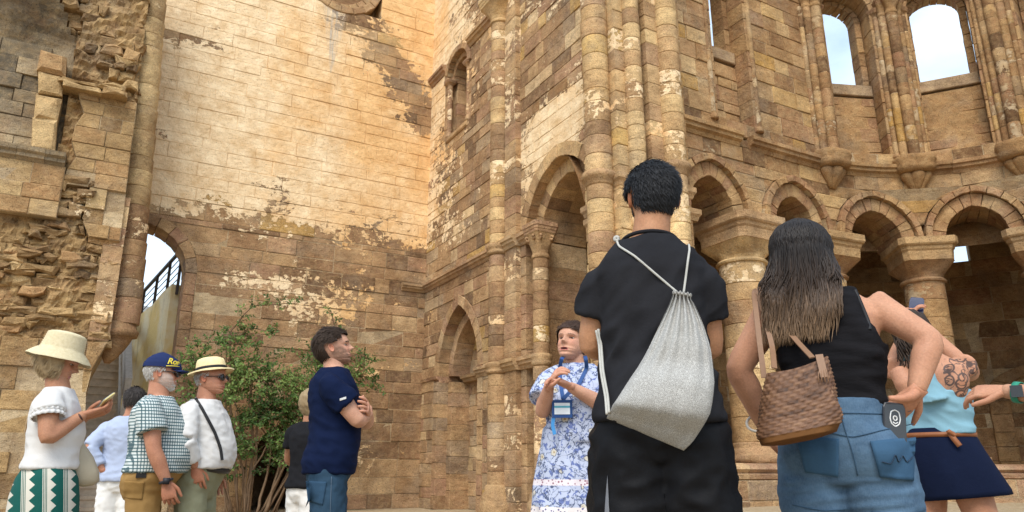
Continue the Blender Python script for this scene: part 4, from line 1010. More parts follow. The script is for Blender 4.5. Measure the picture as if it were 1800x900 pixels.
def hmat(F_a, pos, pitch=0., roll=0.):
    """matrix: head coords (x right, y front, z up) to figure coords"""
    a = R(F_a); f = V3(math.cos(a), math.sin(a), 0); r = V3(math.sin(a), -math.cos(a), 0); B = Matrix((r, f, V3(0, 0, 1))).transposed()
    B = B @ Matrix.Rotation(R(pitch), 3, 'X') @ Matrix.Rotation(R(roll), 3, 'Y')
    M_ = B.to_4x4(); M_.translation = Vector(pos); return M_
def skin_mat():
    m = NB('skin', .55, .25); c = m.n('ShaderNodeAttribute', 0, {'attribute_name': 'col'}); O = m.obj()
    n1 = m.noise(14, 5, .6, O); c = m.mix(1., c, m.ramp(n1, [(.25, (.86, .8, .78)), (.75, (1.12, 1.12, 1.1))]), 'MULTIPLY')
    c = m.mix(1., c, m.ramp(m.noise(160, 2, .5, O), [(.3, .9), (.7, 1.08)]), 'MULTIPLY'); m.color(c)
    m.b.inputs['Subsurface Weight'].default_value = .08; m.b.inputs['Subsurface Radius'].default_value = (.012, .005, .003); m.b.inputs['Subsurface Scale'].default_value = 1.
    m.bump(m.math('ADD', m.noise(150, 3, .6, O), m.math('MULTIPLY', m.noise(30, 3, .6, O), 2.)), .25, .004); return m.m
M_SKIN = skin_mat()
def col_obj(name, chunks, mat, parent, smooth=True):
    v = []; f = []; c = []
    for cv, cf, cc in chunks:
        b = len(v); v += [tuple(p) for p in cv]; f += [tuple(i+b for i in q) for q in cf]
        c += [tuple(q)[:3]+(1.,) for q in cc] if hasattr(cc[0], '__len__') else [tuple(cc)[:3]+(1.,)]*len(cv)
    me = bpy.data.meshes.new(name); me.from_pydata(v, [], f)
    at = me.attributes.new('col', 'FLOAT_COLOR', 'POINT'); at.data.foreach_set('color', np.asarray(c, dtype=np.float32).ravel())
    if smooth: me.polygons.foreach_set('use_smooth', [True]*len(f))
    me.materials.append(mat); o = bpy.data.objects.new(name, me); COL.objects.link(o); o.parent = parent; return o
def cloth_obj(name, vf, mat, parent, fold=None, smooth=True):
    v, f = vf
    if fold: v = folds(v, f, **fold)
    return mobj(name, [tuple(p) for p in v], f, mat, parent, None, smooth)
class Person:
    def __init__(s, label, D, beta, H, a, skin, lean=0., tilt=0., org=(0, 0), **kw):
        x, y = D*math.sin(R(beta)), D*math.cos(R(beta)); s.root = tag(empty('person', (x, y, ground_z(x, y))), label, 'person'); s.root.rotation_euler = (0, 0, -R(beta))
        s.F = Frame(a, (org[0], org[1], 0), lean, tilt); s.a = a; s.H = H; s.k = H/1.75; s.skin = skin; s.kw = kw; s.parts = []; s.extra = []; s.hands = []
        s.parts.append(torso(s.F, H, **{**kw, 'ease': -.012}))
    def local(s, p): return s.root.matrix_basis @ Vector(p)
    def arm(s, pts, thick=1., hand_args=None, ext=None):
        """pts: shoulder, elbow, wrist"""
        sh, el, wr = [Vector(p) for p in pts]; sh = sh+V3(0, 0, -.022); t = thick*s.k; m1 = sh.lerp(el, .45); m2 = el.lerp(wr, .35)
        s.parts.append(stub([sh+(sh-el)*.05, sh, m1, el, m2, wr, wr+(wr-el)*.06], [.05*t, .06*t, .053*t, .043*t, .045*t, .03*t, .028*t], 16, 4))
        if hand_args: s.hands += hand(wr+(wr-el).normalized()*.01, **hand_args)
        return sh, el, wr
    def legs(s, kneeR=(.1, .03, .49), footR=(.11, 0, .08), kneeL=(-.1, .03, .49), footL=(-.11, 0, .08), thick=1., shoe=(.05, .04, .035)):
        k = s.k; t = thick*k; s.legp = []
        for sg, kn, ft in ((1, kneeR, footR), (-1, kneeL, footL)):
            hp = s.F(sg*.085*k, -.005, .88*k); K = s.F(kn[0]*k, kn[1]*k, kn[2]*k); A_ = s.F(ft[0]*k, ft[1]*k, ft[2]*k); s.legp.append((hp, K, A_))
            s.parts.append(stub([hp, hp.lerp(K, .5), K, K.lerp(A_, .35)-s.F.f*.012, A_], [.092*t, .08*t, .06*t, .057*t, .04*t], 18, 4))
            m = []
            for y_, w_, h_ in ((-.075, .026, .05), (-.06, .036, .085), (0, .042, .1), (.06, .045, .075), (.12, .046, .055), (.165, .038, .045), (.19, .02, .03)):
                c = A_+s.F.f*y_*k; m.append([V3(c.x, c.y, 0)+s.F.r*(w_*math.cos(q))+V3(0, 0, max(.002, (.5+.5*math.sin(q))*h_)) for q in [2*math.pi*i/14 for i in range(14)]])
            v, f = loft_rings(m); mobj('shoe', v, f, plain('shoe_leather', shoe, .6), s.root, None, True)
    def head(s, pos, yaw, pitch=0., roll=0., hh=.235, neck=None, nr=.056, **kw):
        s.hm = hmat(yaw, pos, pitch, roll); s.hh = hh; s.hkw = kw
        for v, f, c in make_head(hh, s.skin, **kw): s.extra.append(([s.hm @ Vector(p) for p in v], f, c))
        base = neck or s.F(0, -.005, 1.46*s.k); top = s.hm @ V3(0, -.02, .0)
        s.parts.append(stub([base, base.lerp(top, .5), top], [nr*1.12, nr, nr*.95], 16, 4))
    def done(s, voxel=.009, paint=None):
        v, f = remesh(s.parts, voxel, 5); c = [tuple(s.skin)]*len(v)
        if paint: c = [paint(p) or tuple(s.skin) for p in v]
        ch = [(v, f, c)]+[(hv, hf, [tuple(q*m for q, m in zip(s.skin, (1.02, .94, .92)))]*len(hv)) for hv, hf in s.hands]+s.extra
        s.body = col_obj('body', ch, M_SKIN, s.root); return s
    def hair_shell(s, name, mat, fn, thick=.012, noise_=.3, seed=0, sc=14):
        """shell over the head where fn(z, a) > 0, a = angle from the face"""
        NA, NZ = 64, 44; v = []; keep = []; hh = s.hh
        for j in range(NZ+1):
            z = j/NZ
            for i in range(NA):
                a = 2*math.pi*i/NA; a_ = a if a < math.pi else a-2*math.pi; x, y, zz = head_point(z, a)
                t = fn(z, abs(a_)); d = Vector((x, y+.05, (zz-.5)*.9)).normalized()
                q = thick*min(1, max(t, 0)*4)*(1+noise_*mnoise.noise((x*sc, y*sc+seed, zz*sc*.6)))/hh-(.02 if t <= 0 else 0)
                v.append(s.hm @ V3((x+d.x*q)*hh, (y+d.y*q)*hh, (zz+d.z*q-.45)*hh)); keep.append(t > -.06)
        f = [(j*NA+i, j*NA+(i+1) % NA, (j+1)*NA+(i+1) % NA, (j+1)*NA+i) for j in range(NZ) for i in range(NA) if all(keep[q] for q in (j*NA+i, j*NA+(i+1) % NA, (j+1)*NA+(i+1) % NA, (j+1)*NA+i))]
        f.append(tuple(range(NZ*NA, (NZ+1)*NA)))
        return mobj(name, [tuple(p) for p in v], f, mat, s.root, {'tone': [.3]*len(v)}, True)
    def tufts(s, name, mat, fn, flow, n=1500, L=.03, w_=.004, base=.006, seed=1, lift=.3, jit=.35):
        rg = random.Random(seed); mb = MB(); hh = s.hh; k = 0; tr_ = 0
        while k < n and tr_ < n*12:
            tr_ += 1; z = rg.uniform(.0, 1)**.8; a = rg.uniform(-math.pi, math.pi)
            if fn(z, abs(a)) <= .0: continue
            x, y, zz = head_point(z, a); nrm = Vector((x, y+.05, (zz-.5)*.9)).normalized(); p = Vector((x, y, zz-.45))*hh+nrm*base
            fl = Vector(flow(x, y, zz)); fl = (fl-nrm*fl.dot(nrm)); fl = (fl.normalized() if fl.length > 1e-5 else Vector((0, -1, 0)))
            fl = (fl+Vector((rg.uniform(-jit, jit), rg.uniform(-jit, jit), rg.uniform(-jit, jit)))+nrm*rg.uniform(0, lift)).normalized(); sd = fl.cross(nrm).normalized(); l_ = L*rg.uniform(.6, 1.25)
            P = [p, p+fl*l_*.5+nrm*l_*.12, p+fl*l_]; W_ = (w_, w_*.8, w_*.12)
            vs = []
            for q, ww in zip(P, W_): vs += [q+sd*ww, q-sd*ww, q+nrm*ww*.9]
            mb.add([s.hm @ q for q in vs], [(0, 3, 5, 2), (1, 2, 5, 4), (3, 6, 8, 5), (4, 5, 8, 7)], rg.random()); k += 1
        return mb.build(name, mat, s.root, True, False)
def hair_mat(name, a, b, rough=.6):
    m = NB(name, rough, .2); t = m.attr('tone'); O = m.obj(); n = m.noise(40, 4, .7, m.mapv(O, (1, 1, .25)))
    m.color(m.mix(m.math('ADD', m.math('MULTIPLY', t, .7), m.math('MULTIPLY', n, .5), clamp=True), a, b)); return m.m
def fabric(name, c, rough=.9, weave=500, var=.12, bump=.25, c2=None):
    m = NB(name, rough, .08); O = m.obj(); n = m.noise(6, 5, .6, O)
    m.color(m.mix(n, tuple(x*(1-var) for x in c), c2 or tuple(min(1, x*(1+var)) for x in c)))
    w1 = m.n('ShaderNodeTexWave', 0, None, Vector=m.mapv(O, (1, 1, 1)), Scale=weave/6.28); 
    h = m.math('ADD', m.math('MULTIPLY', m.noise(28, 5, .6, O), 1.), m.math('MULTIPLY', m.noise(weave, 2, .5, O), .25))
    m.bump(h, bump, .01); return m
def sleeve(sh, el, t, r0, r1, out=.03, ax=None):
    sh, el = Vector(sh), Vector(el); e = sh.lerp(el, t)
    if ax is not None:
        s0 = V3(sh.x+(ax.x-sh.x)*.5, sh.y+(ax.y-sh.y)*.5, sh.z+.022); s1 = sh+V3(0, 0, -.026)
        return stub([s0, s1, s1.lerp(e, .5), e], [.05, r0*.84, (r0*.9+r1)/2, r1], 18, 4)
    return stub([sh+(sh-el).normalized()*out, sh, sh.lerp(e, .5), e], [r0*.75, r0, (r0+r1)/2, r1], 18, 4)
def trousers(P, z0, mat, top=1.0, ease=.012, rk=.078, ra=.07, name='trousers', fold=.006, length=1., seed=1, voxel=.011, hip=1.):
    k = P.k; parts = [torso(P.F, P.H, **{**P.kw, 'ease': ease, 'z0': 0, 'z1': top*k, 'hip': hip})]
    for hp, K, A_ in P.legp:
        pts = [hp+V3(0, 0, .04), hp, hp.lerp(K, .5), K, K.lerp(A_, .5), A_+V3(0, 0, .0)]; rad = [.1*k, .108*k*hip, .1*k*hip, rk*k, (rk+ra)/2*k, ra*k]
        if length < 1.:
            e = hp.lerp(K, length); pts = [hp+V3(0, 0, .04), hp, hp.lerp(e, .5), e]; rad = [.1*k, .108*k*hip, (.108+rk)/2*k*hip, rk*k]
        parts.append(stub(pts, rad, 20, 5))
    return cloth_obj(name, remesh(parts, voxel, 5), mat, P.root, dict(amp=fold, seed=seed, sc=(10, 10, 14), fn=lambda x, y, z: 1.+(1. if z < .6 else 0)))
def strap(mb, pts, w_, t_, nrm=None, tone=.5):
    """flat band through pts"""
    P, _ = smooth_path(pts, [0]*len(pts), 6); rings = []
    for i, p in enumerate(P):
        d = (P[min(i+1, len(P)-1)]-P[max(i-1, 0)]).normalized(); nn = Vector(nrm(p) if callable(nrm) else (nrm or (0, -1, 0))); sd = d.cross(nn).normalized(); nn = sd.cross(d)
        rings.append([p+sd*w_/2+nn*t_/2, p-sd*w_/2+nn*t_/2, p-sd*w_/2-nn*t_/2, p+sd*w_/2-nn*t_/2])
    v, f = loft_rings(rings); mb.add(v, f, tone)
# ================================================================= the visitors
from mathutils.bvhtree import BVHTree
def tee(P, mat, hem=.86, slv=.5, ease=.016, r0=.082, r1=.074, arms=(), name='shirt', flare=.05, amp=.007, seed=1, voxel=.009, sc=(8, 8, 13), top=1.485, rot=.3, extra=(), fn=None):
    kw = {**P.kw, 'ease': ease, 'flare': flare, 'z0': hem, 'z1': top*P.k}
    parts = [torso(P.F, P.H, **kw)]
    for sh, el in arms: parts.append(sleeve(sh, el, slv, r0*P.k, r1*P.k, ax=P.F.o))
    parts += list(extra)
    vf = remesh(parts, voxel, 4)
    o = cloth_obj(name, vf, mat, P.root, dict(amp=amp, seed=seed, sc=sc, rot=rot, fn=fn)); return o
def bvh(o):
    me = o.data; return BVHTree.FromPolygons([v.co.copy() for v in me.vertices], [tuple(p.vertices) for p in me.polygons])
def decal(name, tree, quad, mat, parent, off=.004, n=12, d=(0, 1, 0), thick=.003):
    """a patch draped on a garment: quad = corner points (x, z) seen from the camera side, or 3-D points"""
    d = Vector(d); v = []; vb = []
    Q = [Vector((q[0], -1, q[1])) if len(q) == 2 else Vector(q)-d*1. for q in quad]; last = 0.
    for j in range(n+1):
        for i in range(n+1):
            p = Q[0].lerp(Q[1], i/n).lerp(Q[3].lerp(Q[2], i/n), j/n); h = tree.ray_cast(p, d)
            if h[0] is not None: last = (h[0]-p).dot(d)
            v.append(p+d*(last-off)); vb.append(p+d*(last+.004))
    m = n+1; f = [(j*m+i, j*m+i+1, (j+1)*m+i+1, (j+1)*m+i) for j in range(n) for i in range(n)]; N = len(v)
    bd = [i for i in range(n)]+[j*m+n for j in range(n)]+[n*m+n-i for i in range(n)]+[(n-j)*m for j in range(n)]
    f += [(bd[i], N+bd[i], N+bd[(i+1) % len(bd)], bd[(i+1) % len(bd)]) for i in range(len(bd))]
    return mobj(name, [tuple(p) for p in v+vb], f, mat, parent, None, True)
def seam(name, tree, pts, mat, parent, r=.0018, off=.003, d=(0, 1, 0), k=8):
    P, _ = smooth_path([(p[0], -1, p[1]) for p in pts], [0]*len(pts), k); out = []; last = 0
    for p in P:
        h = tree.ray_cast(p, Vector(d))
        if h[0] is not None: last = h[0].y
        out.append(V3(p.x, last-off, p.z))
    m = MB(); m.tube(out, r, 5); return m.build(name, mat, parent, True, False)
def top_thing(name, label, cat, person, loc, rot=(0, 0, 0)):
    """a carried thing of its own, standing in the same local frame as its carrier"""
    o = tag(empty(name), label, cat); M_ = person.root.matrix_basis @ Matrix.Translation(loc); o.location = M_.translation
    o.rotation_euler = (rot[0], rot[1], person.root.rotation_euler.z+rot[2]); return o
def glasses(P, mat, w_=.062, dz=.0, big=1.):
    mb = MB(); hh = P.hh
    for s_ in (-1, 1):
        v = []; 
        for j in range(5):
            for i in range(14):
                a = 2*math.pi*i/14; q = (0., .6, .92, 1., .98)[j]; dep = (.008, .007, .003, 0, -.006)[j]
                v.append(P.hm @ V3(s_*.15*hh+.03*big*q*math.cos(a), .405*hh+dep+.012-abs(q*math.cos(a)*.006), .028*hh+.024*big*q*math.sin(a)-.003))
        mb.add(v, [(j*14+i, j*14+(i+1) % 14, (j+1)*14+(i+1) % 14, (j+1)*14+i) for j in range(4) for i in range(14)])
        mb.bar(P.hm @ V3(s_*.29*hh, .40*hh, .04*hh), P.hm @ V3(s_*.355*hh, -.04*hh, .05*hh), .003, 6); mb.bar(P.hm @ V3(s_*.26*hh, .44*hh, .04*hh), P.hm @ V3(s_*.30*hh, .38*hh, .04*hh), .004, 6)
    mb.bar(P.hm @ V3(-.05*hh, .47*hh, .05*hh), P.hm @ V3(.05*hh, .47*hh, .05*hh), .0028, 6)
    return mb.build('sunglasses', mat, P.root, True, False)
def hat_lathe(P, name, mat, prof, off=(0, 0, 0), tiltx=0., n=56, wav=0., seed=0, ridge=0., pinch=0.):
    M_ = P.hm @ Matrix.Translation(off) @ Matrix.Rotation(R(tiltx), 4, 'X'); rings = []
    for r_, z in prof:
        ring = []
        for i in range(n):
            a = 2*math.pi*i/n; x, y = r_*.93*math.cos(a), r_*1.08*math.sin(a); zz = z
            if wav and r_ > .11: zz += wav*(r_-.11)/.05*mnoise.noise((math.cos(a)*1.5, math.sin(a)*1.5, seed))
            if pinch and z > .06: zz -= pinch*math.exp(-(x/.02)**2)*(y > -.08); x *= 1-.28*max(0, y/.1)*(z > .04)
            ring.append(M_ @ V3(x, y, zz))
        rings.append(ring)
    v, f = loft_rings(rings, True, False); f.append(tuple(range((len(rings)-1)*n, len(rings)*n)))
    return mobj(name, [tuple(p) for p in v], f, mat, P.root, None, True)
M_BLACKG = NB('dark_lens', .12, .6).color((.012, .012, .014)).m
M_WHITE = fabric('white_cotton', (.60, .585, .56), var=.05).m
SK_TAN, SK_PALE, SK_RED = (.40, .20, .115), (.52, .285, .19), (.43, .205, .125)
HR_DARK = hair_mat('dark_hair', (.010, .008, .007), (.06, .05, .045)); HR_GREY = hair_mat('grey_hair', (.25, .23, .2), (.6, .57, .52)); HR_BLOND = hair_mat('ash_blond_hair', (.14, .09, .045), (.42, .31, .17)); HR_BRN = hair_mat('brown_hair', (.012, .008, .006), (.055, .034, .022))
# ---------------------------------------------------------------- woman in the crochet hat, looking at her phone
P = Person('woman in cream crochet hat, white blouse and green patterned skirt, looking at a phone', 4.68, -2.27, 1.64, -8, SK_TAN, org=(.035, 0), deep=.92, wide=.9, bust=.03, belly=.03)
shR, elR, wrR = (-.005, -.165, 1.315), (.015, -.215, 1.125), (.155, -.13, 1.245); shL, elL, wrL = (.05, .165, 1.315), (.07, .16, 1.11), (.17, .03, 1.245)
P.arm((shR, elR, wrR), .95, dict(d=(.82, .5, .3), nrm=(-.15, .3, .9), side=-1, curl=.25, size=.95)); P.arm((shL, elL, wrL), .95, dict(d=(.85, -.25, .35), nrm=(0, .5, .8), side=1, curl=.4, size=.95))
P.legs(shoe=(.5, .42, .3)); P.head((.005, 0, 1.535), -8, -20, 0, .225, fem=1, lips=(.42, .16, .13)); P.done()
bl = tee(P, M_WHITE, .975, .34, .014, .085, .083, ((shR, elR), (shL, elL)), 'blouse', .12, .007, 3)
for sh, el in ((shR, elR), (shL, elL)):      # frilled yoke rows on the sleeves
    mb = MB(); sh = Vector(sh)+V3(0, 0, -.026)
    for q in range(3):
        c = Vector(sh).lerp(Vector(el), .08+q*.12); ring = []
        ax = (Vector(el)-Vector(sh)).normalized(); u = ax.orthogonal().normalized(); w2 = ax.cross(u); rings = []
        for rr, dz in ((.06+.003*q, -.012), (.068+.003*q, -.004), (.072+.003*q, .006), (.066+.003*q, .012)):
            rings.append([c+ax*dz+(u*math.cos(t)+w2*math.sin(t))*rr*(1+.05*math.sin(t*18+q)) for t in [2*math.pi*i/90 for i in range(90)]])
        v, f = loft_rings(rings, True, False); mb.add(v, f)
    mb.build('lace_frill', M_WHITE, bl, True, False)
mk = NB('green_zigzag_cloth', .85, .2); O = mk.obj(); X = mk.sep(O)
s1 = mk.math('FRACT', mk.math('ADD', mk.math('MULTIPLY', X[0], 11), mk.math('MULTIPLY', X[2], 1.6))); tri = mk.math('ABSOLUTE', mk.math('SUBTRACT', mk.math('FRACT', mk.math('MULTIPLY', X[2], 20)), .5))
wz = mk.math('LESS_THAN', s1, mk.math('ADD', mk.math('MULTIPLY', tri, .55), .12)); st_ = mk.math('MULTIPLY', mk.math('GREATER_THAN', s1, .72), mk.math('GREATER_THAN', mk.math('FRACT', mk.math('MULTIPLY', s1, 14)), .5))
mk.color(mk.mix(mk.math('MAXIMUM', wz, st_), (.005, .075, .06), (.52, .49, .41))); mk.bump(mk.noise(9, 4, .5, O), .3, .02)
rings = []
for z, cx, rx, ry in ((1.0, .045, .108, .155), (.93, .046, .142, .185), (.84, .048, .158, .2), (.72, .055, .165, .205), (.6, .055, .175, .21), (.45, .06, .18, .22), (.34, .06, .19, .23)):
    rings.append([(cx+rx*math.cos(t)*(1+.035*math.sin(t*7)*(1.05-z)), ry*math.sin(t)*(1+.03*math.sin(t*9+1)*(1.05-z)), z) for t in [2*math.pi*i/72 for i in range(72)]])
v, f = loft_rings(rings); mobj('skirt', v, f, mk.m, P.root, None, True)
fnb = lambda z, a: (.5 if a > 1.15 and .6 > z > .1+.14*(a < 1.7) else -.2)
P.hair_shell('hair', HR_BLOND, fnb, .02, .5, 2); P.tufts('hair_strands', HR_BLOND, lambda z, a: .1 if (a > 1.1 and .1 < z < .48) else -1, lambda x, y, z: (x*.2, -.15, -1), 600, .045, .0022, .012, 4, .12)
mh = NB('crochet_straw', .9, .2); O = mh.obj(); mh.color(mh.mix(mh.noise(70, 3, .6, O), (.50, .41, .24), (.74, .65, .44)))
prof = []
for i in range(40):
    t = i/39
    r_, z = (.15-.05*min(1, t/.4), -.055+.06*min(1, t/.4)**.8) if t < .4 else (.1-.01*(t-.4)/.35, .005+.075*(t-.4)/.35) if t < .75 else (.09*math.cos((t-.75)/.25*1.5)+.001, .08+.025*math.sin((t-.75)/.25*1.5))
    prof.append((r_+(.0022 if i % 2 else -.0012), z))
mh.bump(mh.noise(120, 3, .6, O), .5, .008)
hat = hat_lathe(P, 'crochet_hat', mh.m, prof, (0, -.012, .058), 10, 72, .014, 3)
PH = top_thing('smartphone', 'blue-screened smartphone in the hands of the woman in the crochet hat', 'phone', P, (.262, -.035, 1.335), (R(-20), R(-42), R(20)))
def phone_mesh(root, w_=.074, l_=.15, t_=.009, scr=(.10, .22, .42), emit=0., back=(.03, .03, .035)):
    rg = [selli(0, 0, z, w_/2*k_, l_/2*k_, 8, 32) for z, k_ in ((-t_/2, .95), (-t_/2+.0015, 1), (t_/2-.0015, 1), (t_/2, .96))]
    v, f = loft_rings(rg); mobj('phone_body', v, f, plain('phone_case', back, .35, .5), root, None, False)
    m = NB('phone_screen', .08, .6); m.color(scr); m.b.inputs['Emission Color'].default_value = tuple(scr)+(1,); m.b.inputs['Emission Strength'].default_value = emit
    v, f = loft_rings([selli(0, 0, z, w_/2*.92, l_/2*.94, 10, 32) for z in (t_/2+.0003, t_/2+.0009)]); mobj('screen', v, f, m.m, root)
phone_mesh(PH, scr=(.25, .45, .75), emit=.5, back=(.6, .5, .2))
BG = top_thing('shoulder_bag', 'slouchy beige shoulder bag hanging beside the green patterned skirt', 'bag', P, (0, 0, 0))
rings = []
for t, cx, cz, rx, ry in ((0, .16, 1.13, .012, .02), (.1, .165, 1.1, .035, .035), (.25, .18, 1.05, .062, .05), (.5, .195, .98, .085, .06), (.75, .205, .93, .085, .055), (.92, .2, .9, .06, .04), (1, .2, .888, .02, .02)):
    rings.append([(cx+rx*math.cos(q)*(1+.06*math.sin(q*6)*(1-t)), .03+ry*math.sin(q), cz+.25*rx*math.cos(q)*-1*.6) for q in [2*math.pi*i/40 for i in range(40)]])
v, f = loft_rings(rings); mobj('bag_body', v, f, fabric('beige_canvas', (.42, .36, .26)).m, BG, None, True)
m = MB(); strap(m, [(.165, .03, 1.1), (.14, .05, 1.2), (.11, .1, 1.3), (.06, .15, 1.385)], .03, .006, (1, -.3, .3)); m.build('strap', fabric('beige_strap', (.36, .30, .21)).m, BG, False, False)
m = MB(); m.tube([V3(.145, -.13, 1.235)+V3(-.35*math.cos(q), math.sin(q), .5*math.cos(q))*.036 for q in [2*math.pi*i/20 for i in range(21)]], .006, 6); m.build('bracelet', plain('dark_beads', (.05, .02, .015), .4), P.root, True, False)
# ---------------------------------------------------------------- person in a pale blue shirt behind the bearded man
P = Person('dark-haired person in pale blue shirt and white trousers, hand on hip, facing the steps', 7.95, 2.65, 1.72, 75, SK_RED, org=(-.02, 0), wide=1.02, deep=1.)
shL, elL, wrL = (-.205, .03, 1.37), (-.315, -.06, 1.175), (-.185, -.08, .985); shR, elR, wrR = (.17, -.03, 1.37), (.23, .08, 1.12), (.2, .25, 1.0)
P.arm((shL, elL, wrL), 1., dict(d=(.7, .2, -.5), nrm=(.3, .8, .3), side=-1, curl=.2)); P.arm((shR, elR, wrR), 1., dict(d=(0, .8, -.3), nrm=(-1, 0, 0), curl=.4))
P.legs(); P.head((0, .0, 1.6), 75, -5); P.done(.011)
mbl = fabric('pale_blue_linen', (.36, .41, .53), var=.08).m
tee(P, mbl, .88, .97, .026, .078, .066, ((shL, elL), (shR, elR)), 'shirt', .06, .008, 5, .011, sc=(12, 12, 18), extra=[sleeve(elL, wrL, .82, .066, .055, .0), sleeve(elR, wrR, .82, .066, .055, .0)])
trousers(P, 0, fabric('white_trouser', (.74, .73, .70), var=.05).m, 1.0, fold=.008); P.hair_shell('hair', HR_DARK, lambda z, a: .5 if (z > .25+.35*(a < 1.2)) else -.2, .014); P.tufts('hair_tufts', HR_DARK, lambda z, a: 1 if (z > .25+.35*(a < 1.2)) else -1, lambda x, y, z: (x*.3, -.4, -1), 900, .03, .003, .012, 2)
# ---------------------------------------------------------------- bearded man in cap and checked shirt
P = Person('heavy bearded man in navy cap, sunglasses and green checked shirt', 5.73, 4.13, 1.72, -4, SK_RED, org=(-.01, 0), wide=1.12, deep=1.18, belly=.15, bz=1.1, bw=.2, lean=.02)
shR, elR, wrR = (-.05, -.215, 1.39), (.01, -.275, 1.10), (.105, -.27, .905); shL, elL, wrL = (-.03, .215, 1.39), (.02, .28, 1.1), (.1, .27, .9)
P.arm((shR, elR, wrR), 1.12, dict(d=(.28, -.02, -.95), nrm=(.2, 1, .1), side=1, curl=.55, size=1.08)); P.arm((shL, elL, wrL), 1.12, dict(d=(.3, 0, -.95), nrm=(.2, -1, 0), side=-1, curl=.5))
P.legs(thick=1.1, shoe=(.2, .14, .09)); P.head((.0, 0, 1.62), -6, -3, 0, .24, nr=.066, beard=(.5, .45, .4, .75), fat=.12, brow=(.4, .37, .32)); P.done()
mp_ = NB('green_check_shirt', .9, .2); O = mp_.obj(); X = mp_.sep(mp_.mapv(O, (1, 1, 1), (0, 0, R(20))))
ln = lambda s_, wd: mp_.math('LESS_THAN', mp_.math('FRACT', s_), wd)
hx = mp_.math('ADD', X[0], X[1]); lz = ln(mp_.math('MULTIPLY', X[2], 47), .34); lx = ln(mp_.math('MULTIPLY', hx, 47), .34); lz2 = ln(mp_.math('ADD', mp_.math('MULTIPLY', X[2], 23.5), .2), .5)
cc_ = mp_.mix(lz, (.52, .56, .54), (.06, .12, .13)); cc_ = mp_.mix(mp_.math('MULTIPLY', lx, .85), cc_, (.035, .08, .095)); mp_.color(cc_); mp_.bump(mp_.noise(24, 4, .6, O), .3, .01)
sh_ = tee(P, mp_.m, .955, .62, .022, .094, .098, ((shR, elR), (shL, elL)), 'shirt', .02, .006, 7, sc=(10, 10, 15), rot=.5)
rings = [[P.F(.105*(1+.1*t)*math.cos(q)*.82, .005+.088*math.sin(q)*.9, (1.445+.02*t+.028*math.sin(q)*-1)*P.k) for q in [2*math.pi*i/40 for i in range(40)]] for t in (0, 1, 1.6, .9)]
v, f = loft_rings(rings, True, False); mobj('collar', [tuple(p) for p in v], f, mp_.m, sh_, None, True)
ty = trousers(P, 0, fabric('tan_chinos', (.30, .18, .065), var=.12).m, 1.0, fold=.008, ease=.008, rk=.085, ra=.078); tb = bvh(ty)
decal('back_pocket', tb, [(-.135, .80), (-.02, .79), (-.02, .90), (-.14, .905)], fabric('tan_pocket', (.27, .16, .055)).m, ty, .004)
m = MB(); m.box((-.075, -.225, .925), (-.015, -.195, .965)); m.build('belt_pouch', plain('black_leather', (.015, .013, .012), .5), P.root, False, False)
m = MB(); rr = [P.F(.172*1.14*P.k*math.cos(q), (.135+.0*math.sin(q))*math.sin(q)*P.k, .972) for q in [2*math.pi*i/48 for i in range(49)]]; m.tube(rr, .016, 6); m.build('belt', plain('brown_belt', (.09, .045, .02), .5), P.root, True, False)
M_NAVY = fabric('navy_cap_cloth', (.018, .028, .085)).m
cap_ = P.hair_shell('cap', M_NAVY, lambda z, a: .5 if z > .585 else -.2, .02, .06)
bv = []
for j in range(7):
    for i in range(21):
        t = (i/20-.5)*2; r_ = j/6; y = .37+.33*r_*(1-.30*t*t)-.13*t*t; bv.append(P.hm @ V3(.31*t*(1+.06*r_)*P.hh, y*P.hh, (.185-.05*t*t-.06*r_+.012*(r_ > .9))*P.hh))
bf = [(j*21+i, j*21+i+1, (j+1)*21+i+1, (j+1)*21+i) for j in range(6) for i in range(20)]; nb = len(bv); bv2 = [p-V3(0, 0, .005) for p in bv]
bd = list(range(21))+[j*21+20 for j in range(1, 7)]+list(range(6*21+19, 6*21-1, -1))+[j*21 for j in range(5, 0, -1)]
mobj('visor', [tuple(p) for p in bv+bv2], bf+[tuple(q+nb for q in p[::-1]) for p in bf]+[(bd[i], bd[(i+1) % len(bd)], nb+bd[(i+1) % len(bd)], nb+bd[i]) for i in range(len(bd))], M_NAVY, cap_, None, True)
def lettering(name, text, mat, parent, M_, size, bend=0., ext=.001, shear=.25):
    cu = bpy.data.curves.new(name, 'FONT'); cu.body = text; cu.size = size; cu.extrude = ext; cu.shear = shear; cu.align_x = 'CENTER'; cu.offset = size*.018; cu.resolution_u = 3
    t = bpy.data.objects.new('tmp', cu); COL.objects.link(t); dg = bpy.context.evaluated_depsgraph_get(); me = t.evaluated_get(dg).to_mesh()
    v = [(p.co.x, p.co.y, p.co.z) for p in me.vertices]; f = [tuple(p.vertices) for p in me.polygons]; t.evaluated_get(dg).to_mesh_clear(); bpy.data.objects.remove(t)
    out = []
    for x, y, z in v:
        if bend: a = x/bend; x, z = (bend+z)*math.sin(a), (bend+z)*math.cos(a)-bend
        out.append(tuple(M_ @ V3(x, y, z)))
    return mobj(name, out, f, mat, parent)
ay = R(52); hd = V3(math.sin(ay), math.cos(ay), .12).normalized()   # outward direction on the cap, head frame
ux = V3(-math.cos(ay), math.sin(ay), 0)*-1; ux = V3(-math.cos(ay), math.sin(ay), 0); ux = V3(0, 0, 1).cross(hd).normalized(); uy = hd.cross(ux)
p0 = V3(*head_point(.70, ay)); p0.z -= .45; p0 = p0*P.hh+hd*.024
B_ = Matrix((ux, uy, hd)).transposed().to_4x4(); B_.translation = p0
lettering('cap_lettering', 'Ron', plain('yellow_thread', (.78, .62, .06), .7), cap_, P.hm @ B_, .058, .09)
